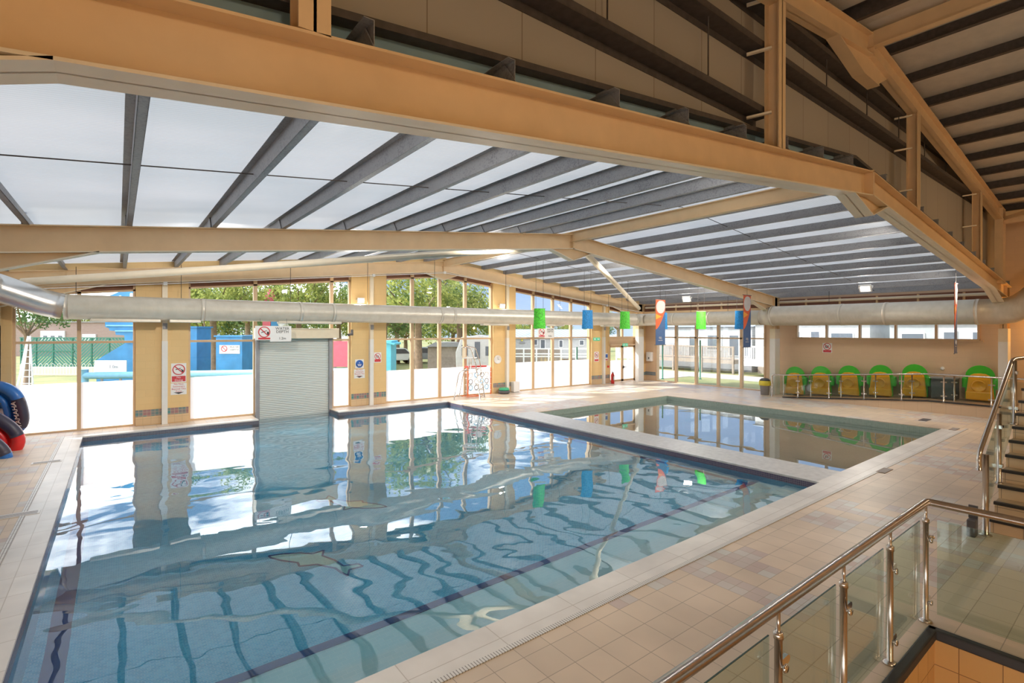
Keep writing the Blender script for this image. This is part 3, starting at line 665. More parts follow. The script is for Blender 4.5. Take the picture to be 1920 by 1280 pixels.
side_window(7, KY0, KY1, 2.57, 3.40, [9.25, 7.98, 6.73, 5.45], None, mw=0.035)
mb = MB(); mb.box(W - 0.10, W + 0.1, KY0 - 0.1, KY1 + 0.12, 2.53, 2.575); struct(mb.build('trim_3', 'frame_tan'))

# roller shutter between the two mullions of the second window
sh = thing('roller_shutter', 'closed grey green roller shutter between the glazed bays, reaching down to the water', 'roller shutter', (5.0, G - 0.1, 0))
mb = MB(); mb.box(3.80, 6.18, G - 0.12, G - 0.06, -1.0, 2.60); mb.build('curtain', 'shutter', sh)
mb = MB(); mb.box(3.70, 3.82, G - 0.20, G - 0.04, WZ - 0.2, 2.60); mb.box(6.16, 6.28, G - 0.20, G - 0.04, WZ - 0.2, 2.60); mb.build('guide_rail', 'mid_grey', sh)
mb = MB(); mb.box(3.66, 6.42, G - 0.50, G - 0.04, 2.60, 2.96); mb.build('housing', 'cream_pale', sh, bev=0.01)

# ------------------------------------------------------------------ steel frame
def ibeam(mb, pts, y, depth, fw_=0.20, ft=0.02, wt=0.02, flange=False):
    """rafter of an I section: pts are (x, ztop) pairs in the plane y"""
    for (xa, za), (xb, zb) in zip(pts, pts[1:]):
        mb.prism([(xa, za - depth), (xb, zb - depth), (xb, zb), (xa, za)], 'Y', y - wt / 2, y + wt / 2)
        mb.prism([(xa, za - ft), (xb, zb - ft), (xb, zb), (xa, za)], 'Y', y - fw_ / 2, y + fw_ / 2)
        mb.prism([(xa, za - depth), (xb, zb - depth), (xb, zb - depth + ft), (xa, za - depth + ft)], 'Y', y - fw_ / 2, y + fw_ / 2, 'cream_pale' if flange else None)  # lower flange: same paint as the web, light from below painted in as paler cream
XC0, XC1 = -2.45, 23.72                        # inner faces of the frame columns
def haunch(mb, pts, y, fw_=0.20, t=0.02):
    """pts: triangle (x,z); the last edge pts[1]-pts[2] carries a flange"""
    mb.prism(pts, 'Y', y - 0.012, y + 0.012)
    (xa, za), (xb, zb) = pts[1], pts[2]
    mb.prism([(xa, za), (xb, zb), (xb, zb + t), (xa, za + t)], 'Y', y - fw_ / 2, y + fw_ / 2, 'cream_pale')  # haunch underside paler too, bounce light put into the colour
def portal(y, label, wide, gable=False, depth=0.45):
    o = thing('portal_frame', label, 'steel frame', (RX, y, 0), 'cream portal frames of the low roof')
    for nm, e in (('left', XC0 - 0.4), ('right', XC1 + 0.45)):
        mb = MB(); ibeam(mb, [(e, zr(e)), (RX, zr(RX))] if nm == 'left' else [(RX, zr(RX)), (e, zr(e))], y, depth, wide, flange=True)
        mb.build('rafter', 'cream_steel', o)
    mb = MB(); mb.box(RX - 0.03, RX + 0.03, y - wide / 2, y + wide / 2, zr(RX) - depth, zr(RX) + 0.02)
    b = zr(RX) - depth
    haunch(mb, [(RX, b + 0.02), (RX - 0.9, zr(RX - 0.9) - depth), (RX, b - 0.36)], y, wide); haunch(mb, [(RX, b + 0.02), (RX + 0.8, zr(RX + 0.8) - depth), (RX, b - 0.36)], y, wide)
    mb.build('apex_gusset', 'cream_steel', o)
    hl = 2.2
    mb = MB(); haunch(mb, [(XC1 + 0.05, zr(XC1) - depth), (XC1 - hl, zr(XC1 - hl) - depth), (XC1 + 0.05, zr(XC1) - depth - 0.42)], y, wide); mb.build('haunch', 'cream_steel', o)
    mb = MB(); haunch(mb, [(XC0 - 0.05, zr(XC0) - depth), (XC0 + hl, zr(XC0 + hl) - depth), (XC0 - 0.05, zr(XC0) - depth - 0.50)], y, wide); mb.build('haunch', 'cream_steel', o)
    for s in (0, 1):
        x0, x1 = (XC1, XC1 + 0.45) if s else (XC0 - 0.45, XC0)
        top = zr(XC1) - 0.02
        mb = MB(); mb.box(x0, x0 + 0.02, y - 0.1, y + 0.1, 0, top); mb.box(x1 - 0.02, x1, y - 0.1, y + 0.1, 0, top); mb.box(x0, x1, y - 0.01, y + 0.01, 0, top)
        c = mb.build('column', 'cream_steel', o)
        mb = MB(); mb.box(x0 - 0.02, x1, y - 0.12, y + 0.12, 0, 2.55); mb.build('column_casing', 'white_box', c)
        mb = MB(); mb.box(x0 - 0.02, x1, y - 0.12, y + 0.12, 2.55, 3.0); mb.build('column_casing', 'cream_pale', c)
    return o
portal(F3, 'cream portal frame against the glazed gable wall', 0.18)
portal(F2, 'cream portal frame spanning the pool hall in the middle distance', 0.22)
p1 = portal(F1, 'deep cream portal frame crossing the top of the picture nearest the viewer', 0.30)
# gable columns standing between rafter and floor
gc = []
for i, (x, lb) in enumerate(((1.14, 'slim white column beside the no diving sign on the first masonry pier'), (7.76, 'slim white column beside the blue notice on the second masonry pier'),
                             (14.37, 'slim white column beside the wall clock'), (21.0, 'slim white column beside the fire extinguisher'))):
    o = thing('gable_column', lb, 'column', (x, 18.88, 0), 'slim columns along the gable wall')
    mb = MB(); mb.box(x - 0.075, x + 0.075, 18.86, 19.0, 0, 2.55); mb.build('lower_casing', 'white_box', o)
    mb = MB(); mb.box(x - 0.07, x + 0.07, 18.865, 19.0, 2.55, zr(x) - 0.45); mb.build('upper_shaft', 'cream_pale', o)
    mb = MB(); mb.box(x - 0.05, x + 0.06, 18.82, 18.865, 2.92, 3.10); mb.build('junction_box', 'mid_grey', o)
# ridge beams
for a, b, lb in ((F1, F2, 'cream ridge beam in the bay nearest the viewer'), (F2, F3, 'cream ridge beam in the bay by the gable wall')):
    mb = MB(); mb.box(RX - 0.015, RX + 0.015, a, b, zr(RX) - 0.22, zr(RX) + 0.06); mb.box(RX - 0.08, RX + 0.08, a, b, zr(RX) - 0.24, zr(RX) - 0.22); mb.box(RX - 0.08, RX + 0.08, a, b, zr(RX) + 0.04, zr(RX) + 0.06)
    tag(mb.build('ridge_beam', 'cream_steel'), lb, 'beam', 'ridge beams of the low roof')
# wind bracing tubes
def brace(a, b, lb):
    mb = MB(); mb.tube([a, b], 0.10, seg=16); o = mb.build('wind_brace', 'cream_pale'); tag(o, lb, 'brace')
    dd = (Vector(b) - Vector(a)).normalized(); mb = MB(); mb.obox(Vector(a) - dd * 0.12, Vector(a), 0.02, 0.16); mb.obox(Vector(b), Vector(b) + dd * 0.12, 0.02, 0.16); mb.build('end_plate', 'cream_pale', o)
brace((11.7, F2 + 0.2, zr(11.7) - 0.36), (23.5, F3 - 0.3, zr(23.5) - 0.32), 'cream tubular brace slanting down to the far right corner of the hall')
brace((10.1, F2 + 0.2, zr(10.1) - 0.36), (-2.0, F3 - 0.3, zr(-2.0) - 0.32), 'cream tubular brace running left along the gable bay')

# purlins of the low roof, each with its tie rods
PL = [-2.35, -1.18, 0.12, 1.39, 2.62, 3.94, 5.13, 6.42, 7.60, 8.82, 10.05]
PR = [21.78 - x for x in PL][::-1]
def zpurlin(x, y0, y1, zt, s, mat='galv', h=0.21, fl=0.075):
    mb = MB(); z = zt
    mb.box(x - 0.003, x + 0.003, y0, y1, z, z + h); mb.box(x, x + s * fl, y0, y1, z, z + 0.005); mb.box(x, x - s * fl, y0, y1, z + h - 0.005, z + h)
    mb.box(x + s * fl - 0.004, x + s * fl, y0, y1, z, z + 0.02)
    return mb
for bi, (a, b, bn) in enumerate(((F1 - 0.0, F2, 'nearest roof bay'), (F2, F3 + 0.2, 'roof bay by the gable wall'))):
    for side, lst, s in (('left', PL[::-1], 1), ('right', PR, -1)):
        for i, x in enumerate(lst):
            zt = zr(x) + 0.0
            o = zpurlin(x, a + (0.0 if bi else -0.10), b, zt, s).build('roof_purlin', 'galv')
            tag(o, 'galvanised purlin, %s %s of the ridge beam, %s' % (ORD[i], side, bn), 'purlin', 'galvanised purlins of the low roof')
            mb = MB(); ym = (a + b) / 2 + 0.0
            x2 = (lst[i - 1] if i else RX)
            mb.tube([(x, ym, zr(x) + 0.1), (x2, ym, zr(x2) + 0.1)], 0.008, seg=6); mb.build('tie_rod', 'galv_dark', o)
            mb = MB()
            for yy in ((a, ) if bi == 0 else (a, )):
                mb.prism([(yy - 0.14, zt), (yy + 0.20, zt), (yy + 0.20, zt + 0.26), (yy + 0.06, zt + 0.26)], 'X', x - 0.012 * s, x - 0.022 * s)
            mb.build('cleat', 'galv', o)
# translucent roof
mb = MB()
for x0, x1 in ((XL - 0.6, RX), (RX, W + 0.6)):
    za, zb = zr(x0) + 0.215, zr(x1) + 0.215
    mb.add([(x0, F1 + 0.27, za), (x1, F1 + 0.27, zb), (x1, G + 0.9, zb), (x0, G + 0.9, za)], [(0, 1, 2, 3)])
struct(mb.build('ceiling', 'poly'))
# eaves rail and recess above the right wall
er = thing('eaves_beam', 'cream eaves beam along the right wall above the fat duct', 'beam', (24.3, 11, 3.8))
mb = MB(); mb.box(24.16, 24.18, 3.6, 18.7, 3.70, 3.98); mb.box(24.16, 24.34, 3.6, 18.7, 3.68, 3.70); mb.box(24.16, 24.34, 3.6, 18.7, 3.98, 4.0); mb.build('channel', 'cream_steel', er)
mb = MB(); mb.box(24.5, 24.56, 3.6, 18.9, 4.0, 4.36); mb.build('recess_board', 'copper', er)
for i in range(11):
    y = 4.6 + i * 1.35; mb = MB(); mb.box(24.42, 24.5, y - 0.03, y + 0.03, 3.98, 4.34); mb.build('stud', 'cream_steel', er)
mb = MB(); mb.tube([(24.2, 3.7, 4.22), (24.2, 18.6, 4.22)], 0.055, seg=12); mb.build('eaves_tube', 'cream_pale', er)

# ------------------------------------------------------------------ upper roof (higher hall on the viewer's side)
uf = thing('upper_frame', 'cream upper frame of posts and rafters standing on the nearest portal frame', 'steel frame', (RX, F1 - 0.02, 5))
UX0, UX1 = -1.7, 22.95
YU = F1 - 0.05
for a, b in ((UX0, RX), (RX, UX1)):
    mb = MB(); ibeam(mb, [(a, zu(a)), (b, zu(b))], YU, 0.40, 0.20); mb.build('rafter', 'cream_steel', uf)
mb = MB(); mb.box(RX - 0.03, RX + 0.03, YU - 0.1, YU + 0.1, zu(RX) - 0.42, zu(RX) + 0.02)
mb.prism([(RX - 1.6, zu(RX - 1.6) - 0.38), (RX, zu(RX) - 0.38), (RX + 1.0, zu(RX + 1.0) - 0.38), (RX + 0.3, zu(RX) - 0.85), (RX - 0.45, zu(RX) - 0.85)], 'Y', YU - 0.015, YU + 0.015)
mb.prism([(RX - 1.6, zu(RX - 1.6) - 0.40), (RX - 0.45, zu(RX) - 0.87), (RX - 0.45, zu(RX) - 0.85), (RX - 1.6, zu(RX - 1.6) - 0.38)], 'Y', YU - 0.1, YU + 0.1)
mb.prism([(RX - 0.45, zu(RX) - 0.87), (RX + 0.3, zu(RX) - 0.87), (RX + 0.3, zu(RX) - 0.85), (RX - 0.45, zu(RX) - 0.85)], 'Y', YU - 0.1, YU + 0.1)
mb.build('apex_gusset', 'cream_steel', uf)
for x in (0.98, 7.30, 13.62, 19.6):
    mb = MB(); z0, z1 = zr(x) + 0.0, zu(x) - 0.40
    mb.box(x - 0.10, x + 0.10, YU - 0.10, YU - 0.085, z0, z1); mb.box(x - 0.10, x + 0.10, YU + 0.085, YU + 0.10, z0, z1); mb.box(x - 0.01, x + 0.01, YU - 0.1, YU + 0.1, z0, z1)
    pz = mb.build('post', 'cream_steel', uf)
    for z in (5.95, 6.85, 7.55):
        if z < z1 + 0.2 and z > z0: mb = MB(); mb.obox((x - 0.1, YU, z), (x - 0.25, YU + 0.28, z - 0.03), 0.05, 0.03); mb.build('bracket', 'cream_pale', pz)
x = UX1 - 0.1; mb = MB(); z0, z1 = zr(x) - 0.1, zu(x)
mb.box(x - 0.22, x - 0.20, YU - 0.10, YU + 0.10, z0, z1); mb.box(x + 0.20, x + 0.22, YU - 0.10, YU + 0.10, z0, z1); mb.box(x - 0.2, x + 0.2, YU - 0.01, YU + 0.01, z0, z1); mb.build('column', 'cream_steel', uf)
mb = MB(); mb.obox((x, YU - 0.1, zu(x) - 0.4), (x + 0.2, YU - 3.0, zu(x) - 0.3), 0.12, 0.2); mb.obox((x, YU - 0.1, zu(x) - 0.35), (x - 2.6, YU - 3.4, zu(x) + 0.02), 0.1, 0.12); mb.build('knee_brace', 'cream_steel', uf)
mb = MB(); mb.box(RX - 0.015, RX + 0.015, YB, YU, zu(RX) - 0.24, zu(RX) + 0.04); mb.box(RX - 0.08, RX + 0.08, YB, YU, zu(RX) - 0.26, zu(RX) - 0.24)
tag(mb.build('ridge_beam', 'cream_steel'), 'cream ridge beam of the higher roof at the top right', 'beam', 'ridge beam of the high roof')
k = 0
for side in (-1, 1):
    for i in range(1, 11):
        x = RX + side * (i * 1.27 - 0.35)
        if not (UX0 - 0.3 < x < W - 0.1): continue
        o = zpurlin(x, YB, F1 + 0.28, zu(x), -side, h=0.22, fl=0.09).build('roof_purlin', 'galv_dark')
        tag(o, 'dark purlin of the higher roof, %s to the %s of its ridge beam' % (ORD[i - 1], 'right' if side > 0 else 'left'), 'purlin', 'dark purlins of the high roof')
mb = MB()
for x0, x1 in ((XL - 0.4, RX), (RX, W + 0.4)):
    za, zb = zu(x0) + 0.225, zu(x1) + 0.225
    mb.add([(x0, YB, za), (x1, YB, zb), (x1, F1 + 0.36, zb), (x0, F1 + 0.36, za)], [(3, 2, 1, 0)])
    mb.add([(x0, YB, za + 0.06), (x1, YB, zb + 0.06), (x1, F1 + 0.36, zb + 0.06), (x0, F1 + 0.36, za + 0.06)], [(0, 1, 2, 3)])
struct(mb.build('ceiling', 'upper_sheet'))
# cladding wall between the two roofs
def mat_clad():
    m, nt, out = new_mat('beige_wall_cladding')
    g = nd(nt, 'ShaderNodeNewGeometry'); sx = nd(nt, 'ShaderNodeSeparateXYZ'); cx = nd(nt, 'ShaderNodeCombineXYZ'); nt.links.new(g.outputs['Position'], sx.inputs[0])
    nt.links.new(sx.outputs['X'], cx.inputs[0]); nt.links.new(sx.outputs['Z'], cx.inputs[1])
    br = nd(nt, 'ShaderNodeTexBrick'); br.offset = 0.0
    for k_, v in {'Scale': 1.0, 'Mortar Size': 0.006, 'Brick Width': 1.0, 'Row Height': 20.0}.items(): br.inputs[k_].default_value = v
    br.inputs['Color1'].default_value = (0.36, 0.325, 0.27, 1); br.inputs['Color2'].default_value = (0.39, 0.35, 0.29, 1); br.inputs['Mortar'].default_value = (0.2, 0.16, 0.12, 1)
    nt.links.new(cx.outputs[0], br.inputs['Vector']); pbsdf(nt, out, Base_Color=br.outputs['Color'], Roughness=0.65); return m
M['clad'] = mat_clad()
mb = MB()
for x0, x1 in ((XL - 0.3, RX), (RX, W + 0.3)):
    mb.prism([(x0, zr(x0) + 0.22), (x1, zr(x1) + 0.22), (x1, zu(x1) + 0.22), (x0, zu(x0) + 0.22)], 'Y', F1 + 0.28, F1 + 0.34)
struct(mb.build('wall_front', 'clad'))
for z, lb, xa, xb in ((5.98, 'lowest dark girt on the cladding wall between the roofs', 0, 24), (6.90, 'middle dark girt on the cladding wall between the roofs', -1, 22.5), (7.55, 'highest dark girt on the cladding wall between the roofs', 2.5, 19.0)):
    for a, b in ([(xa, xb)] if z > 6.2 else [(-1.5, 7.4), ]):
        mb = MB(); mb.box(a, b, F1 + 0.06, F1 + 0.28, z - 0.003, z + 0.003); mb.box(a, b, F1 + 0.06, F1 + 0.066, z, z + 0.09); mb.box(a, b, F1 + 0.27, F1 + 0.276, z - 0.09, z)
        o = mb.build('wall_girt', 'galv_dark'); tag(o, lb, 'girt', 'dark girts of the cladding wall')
        for xx in [1.6 + 1.9 * q + (z * 3.1 % 1) for q in range(11)]:
            if a < xx < b and zu(xx) > z + 0.5:
                mb = MB(); mb.tube([(xx, F1 + 0.15, z), (xx, F1 + 0.15, z + 0.9 if z > 6.2 else 6.90)], 0.01, seg=6); mb.build('sag_rod', 'galv_dark', o)
M['flash'] = plain('flashing_with_gap_light', (0.26, 0.42, 0.55), 0.4, 0.0, var=0.15, scale=2)  # blue daylight from the roof gap is put into the colour
def slope_strip(z0, z1, y0, y1):
    mb = MB()
    for x0, x1 in ((XL + 0.1, RX), (RX, W - 0.1)): mb.prism([(x0, zr(x0) + z0), (x1, zr(x1) + z0), (x1, zr(x1) + z1), (x0, zr(x0) + z1)], 'Y', y0, y1)
    return mb
fl = thing('closure_flashing', 'galvanised closure flashing, blue daylight painted in, sloping behind the nearest rafter', 'flashing', (RX, F1 + 0.25, 5.9))
slope_strip(0.05, 0.30, F1 + 0.255, F1 + 0.262).build('flashing_sheet', 'flash', fl)
slope_strip(0.30, 0.36, F1 + 0.13, F1 + 0.262).build('top_angle', 'galv_dark', fl)
slope_strip(0.02, 0.10, F1 + 0.20, F1 + 0.252).build('bottom_angle', 'galv_dark', fl)

# ------------------------------------------------------------------ ventilation ducts
def arc_pts(pts, r=0.5, n=6):
    """round the corners of a polyline"""
    pts = [Vector(p) for p in pts]; out = [pts[0]]
    for i in range(1, len(pts) - 1):
        a, b, c = pts[i - 1], pts[i], pts[i + 1]; d1 = (a - b).normalized(); d2 = (c - b).normalized()
        rr = min(r, (a - b).length / 2.05, (c - b).length / 2.05)
        p, q = b + d1 * rr, b + d2 * rr
        for k in range(n + 1):
            t = k / n; out.append(p.lerp(b, t).lerp(b.lerp(q, t), t))
    out.append(pts[-1]); return out
dz = 3.51
du = thing('ventilation_duct', 'long cream spiral duct hanging along the glazed gable wall', 'duct', (11, 18.15, dz))
mb = MB(); mb.tube([(-1.15, 18.15, dz), (22.6, 18.15, dz)], 0.335, seg=32); mb.build('straight_duct', 'duct', du)
mb = MB(); mb.tube(arc_pts([(-1.15, 18.15, dz), (-1.5, 18.12, dz + 0.08), (-2.6, 17.75, dz + 0.52), (-2.62, 16.6, dz + 0.62), (-2.62, 4.2, dz + 0.62)], 0.3), 0.345, seg=32); mb.build('rising_bend', 'duct_shiny', du)
mb = MB(); mb.tube(arc_pts([(22.55, 18.15, dz), (23.25, 18.1, dz), (23.2, 17.4, dz), (23.2, 11.4, dz + 0.0)], 0.5), 0.335, seg=32); mb.build('corner_bend', 'duct', du)
mb = MB(); mb.tube([(23.2, 11.4, dz), (23.2, 10.9, dz + 0.06)], [0.335, 0.43], seg=32); mb.build('reducer', 'duct', du)
mb = MB(); mb.tube([(23.2, 10.9, dz + 0.06), (23.2, 4.0, dz + 0.06)], 0.43, seg=36); mb.build('wide_duct', 'duct', du)
mb = MB(); mb.tube(arc_pts([(23.2, 4.0, dz + 0.06), (23.2, 3.0, dz + 0.06), (23.2, 1.6, dz + 1.6), (23.2, 0.2, dz + 2.6)], 0.9, 3), 0.43, seg=36); mb.build('rising_elbow', 'duct', du)
for x in (-1.10, 2.05, 4.9, 6.0, 10.3, 10.9, 15.2, 18.9, 22.55):
    mb = MB(); mb.tube([(x - 0.05, 18.15, dz), (x + 0.05, 18.15, dz)], 0.345, seg=32); mb.build('joint_collar', 'duct', du)
for y in (15.9, 13.9, 10.85, 8.1, 6.6, 4.0):
    r = 0.345 if y > 11 else 0.44; mb = MB(); mb.tube([(23.2, y - 0.05, dz + (0 if y > 11 else 0.06)), (23.2, y + 0.05, dz + (0 if y > 11 else 0.06))], r, seg=32); mb.build('joint_collar', 'duct', du)
for p in ((-1.95, 18.02, dz + 0.25), (-2.55, 17.9, dz + 0.50)):
    mb = MB(); d0 = Vector((-1.1, -0.37, 0.44)).normalized(); mb.tube([Vector(p) - d0 * 0.03, Vector(p) + d0 * 0.03], 0.362, seg=32); mb.build('joint_collar', 'duct_shiny', du)
for x in (-0.9, 1.5, 4.6, 7.3, 10.1, 13.7, 17.0, 20.5):
    mb = MB(); mb.tube([(x, 18.15, dz + 0.3), (x, 18.15, zr(x) + 0.02)], 0.008, seg=6); mb.build('hanger_rod', 'galv_dark', du)
for y in (15.0, 13.0, 8.6):
    mb = MB(); mb.tube([(23.2, y, dz + 0.3), (23.2, y, zr(23.2) + 0.02)], 0.008, seg=6); mb.build('hanger_rod', 'galv_dark', du)
for a, b in ((-0.6, 1.0), (1.2, 2.0), (4.2, 6.3), (12.4, 13.8), (16, 17.2), (20.0, 21.3)):
    mb = MB(); mb.box(a, b, 18.02, 18.28, dz - 0.40, dz - 0.30); mb.build('air_grille', 'duct', du, bev=0.02)

# conduit under the gable rafter
mb = MB(); mb.tube([(XC0, F3 - 0.12, zr(XC0) - 0.50), (RX, F3 - 0.12, zr(RX) - 0.50), (XC1, F3 - 0.12, zr(XC1) - 0.50)], 0.014, seg=8)
for x in (1.14, 7.76, 10.89, 14.37, 21.0): mb.box(x - 0.05, x + 0.05, F3 - 0.15, F3 - 0.09, zr(x) - 0.54, zr(x) - 0.44)
tag(mb.build('cable_conduit', 'white'), 'thin white cable conduit with junction boxes under the gable rafter', 'conduit')

# ------------------------------------------------------------------ lamps
def flood(loc, aim, lab, power=60, body='lamp_body', s=0.26, on=True, col=(1, 0.92, 0.82)):
    o = thing('floodlight', lab, 'floodlight', loc, 'small floodlights in the hall')
    d = Vector(aim).normalized(); q = d.to_track_quat('-Z', 'Y').to_matrix().to_4x4(); T = Matrix.Translation(loc) @ q
    mb = MB(); mb.box(-s / 2, s / 2, -s * 0.4, s * 0.4, -0.015, 0.06); mb.xf(T).build('housing', body, o, bev=0.01)
    mb = MB(); mb.box(-s * 0.36, s * 0.36, -s * 0.28, s * 0.28, -0.022, -0.016); mb.xf(T).build('lens', 'lamp_glow' if on else 'mid_grey', o)
    mb = MB(); mb.obox((-s * 0.55, 0, 0.02), (-s * 0.55, 0, 0.16), 0.02, 0.02); mb.obox((s * 0.55, 0, 0.02), (s * 0.55, 0, 0.16), 0.02, 0.02); mb.obox((-s * 0.55, 0, 0.16), (s * 0.55, 0, 0.16), 0.02, 0.02)
    mb.xf(T).build('bracket', body, o)
    if on:
        L = bpy.data.lights.new('lamp', 'AREA'); L.energy = power; L.size = s; L.color = col; L.spread = math.radians(150)
        lo = bpy.data.objects.new('lamp', L); COL.objects.link(lo); lo.parent = o; lo.matrix_local = q @ Matrix.Translation((0, 0, -0.04))
    return o
flood((7.3, 18.80, 4.02), (-0.2, -1, -0.35), 'lit floodlight above the duct on the second masonry pier', 70)
flood((14.0, 18.80, 4.02), (-0.2, -1, -0.35), 'lit floodlight above the duct over the wall clock', 70)
flood((22.2, 7.0, 4.50), (-0.75, -0.1, -0.7), 'bright floodlight under the right roof slope, nearest the viewer', 45, s=0.4)
flood((22.2, 14.6, 4.46), (-0.75, -0.3, -0.6), 'dim floodlight under the right roof slope, above the hanging lanterns', 16, s=0.4)
flood((20.62, 18.78, 3.66), (-0.4, -1, -0.5), 'black unlit floodlight on the pier left of the exit door', 0, 'dark_grey', on=False, s=0.34)
for q, (x, yy, pw) in enumerate(((2.6, F1, 45), (8.4, F1, 45), (14.8, F1, 45), (20.4, F1, 45), (1.6, F2, 90), (8.2, F2, 90), (14.6, F2, 90), (20.6, F2, 90))):  # added unseen fill lights that brighten the hall and the gable wall
    flood((x, yy + 0.28, zr(x) - 0.16), (0.0, 1, -0.42 if yy == F2 else -0.8), 'added fill floodlight hidden behind the %s portal frame, %s from the left' % ('nearest' if yy == F1 else 'middle', ORD[q % 4]), pw, s=0.3)
WARM = (1.0, 0.70, 0.38)
for i, (x, y, z, pw, lb) in enumerate(((1.0, -3.0, 6.4, 42, 'left'), (9.0, -3.2, 6.8, 44, 'middle'), (17.5, -2.2, 6.4, 52, 'right'))):
    o = thing('bay_lamp', 'warm high bay lamp under the higher roof, %s of three' % lb, 'lamp', (x, y, z), 'warm high bay lamps')
    mb = MB(); mb.lathe([(0.05, 0.35), (0.12, 0.3), (0.42, 0.0), (0.44, 0.0), (0.14, 0.33), (0.05, 0.38)], (x, y, z)); mb.build('reflector', 'lamp_body', o)
    mb = MB(); mb.tube([(x, y, z + 0.36), (x, y, zu(x) + 0.1)], 0.01, seg=6); mb.build('hanger', 'galv_dark', o)
    L = bpy.data.lights.new('lamp', 'AREA'); L.shape = 'DISK'; L.size = 0.8; L.energy = pw; L.color = WARM
    lo = bpy.data.objects.new('lamp', L); COL.objects.link(lo); lo.parent = o; lo.rotation_euler = Vector((-0.25, -0.7, 0.7)).to_track_quat('Z', 'Y').to_euler()
    L = bpy.data.lights.new('lamp', 'POINT'); L.energy = 60; L.color = (1.0, 0.84, 0.62); L.shadow_soft_size = 0.18  # added fill light below the reflector, brightens cladding and upper roof
    lo = bpy.data.objects.new('lamp', L); COL.objects.link(lo); lo.parent = o; lo.location = (0, 0, -0.25)
o = thing('wall_lamp', 'warm wall lamp on the right wall behind the stair', 'lamp', (24.5, 1.8, 3.2))
mb = MB(); mb.lathe([(0.03, -0.12), (0.12, -0.08), (0.14, 0.1), (0.1, 0.14)], (24.5, 1.8, 3.2)); mb.build('shade', 'lamp_body', o)
mb = MB(); mb.box(24.6, 24.7, 1.72, 1.88, 3.1, 3.3); mb.build('back_plate', 'lamp_body', o)
L = bpy.data.lights.new('lamp', 'POINT'); L.energy = 60; L.color = (1, 0.55, 0.18); L.shadow_soft_size = 0.1
lo = bpy.data.objects.new('lamp', L); COL.objects.link(lo); lo.parent = o; lo.location = (-0.35, 0, -0.1)

# ------------------------------------------------------------------ hanging lanterns and banners
lant = [(13.4, 15.5, 'green', 'second'), (16.0, 15.35, 'blue', ''), (18.4, 15.3, 'green', ''), (20.9, 15.05, 'blue', ''), (20.9, 13.0, 'green', ''), (21.5, 11.5, 'blue', '')]
ll = ['green hanging fabric lantern before the water depth sign', 'blue hanging fabric lantern left of the exit door', 'green hanging fabric lantern above the exit door',
      'blue hanging lantern half behind the left banner', 'green hanging fabric lantern before the long right window', 'blue hanging lantern half behind the middle banner']
for (x, y, c, _), lb in zip(lant, ll):
    z = 3.38; o = thing('hanging_lantern', lb, 'lantern', (x, y, z), 'green and blue lanterns')
    h, r0, r1 = 0.40, 0.235, 0.255
    mb = MB(); T = Matrix.Translation((x, y, z)) @ Matrix.Rotation(YAW - PI / 2 + 0.2, 4, 'Z')
    vs = []
    N = 14
    pts = [(-1 + 2 * k / N) for k in range(N + 1)]
    prof = [(r0 * p, -0.10 * (1 - p * p)) for p in pts]
    prof2 = [(r0 * p, 0.10 * (1 - p * p)) for p in pts][::-1][1:-1]
    ring = prof + prof2; n = len(ring)
    for zz, s in ((-h, r1 / r0), (0, 1.0), (h, 0.97)): vs += [(a * s, b * s, zz) for a, b in ring]
    fs = [(q * n + i, q * n + (i + 1) % n, (q + 1) * n + (i + 1) % n, (q + 1) * n + i) for q in range(2) for i in range(n)] + [tuple(range(n))[::-1], tuple(2 * n + i for i in range(n))]
    mb.add(vs, fs); mb.xf(T).build('fabric_shade', 'fabric_' + c, o)
    mb = MB(); mb.tube([(-0.24, 0, h), (0.24, 0, h)], 0.012, seg=8); mb.xf(T).build('top_rod', 'mid_grey', o)
    for sx in (-0.15, 0.15):
        mb = MB(); a = T @ Vector((sx, 0, h)); mb.tube([a, (a.x, a.y, zr(a.x) + 0.20)], 0.006, seg=5); mb.build('hanging_wire', 'galv_dark', o)
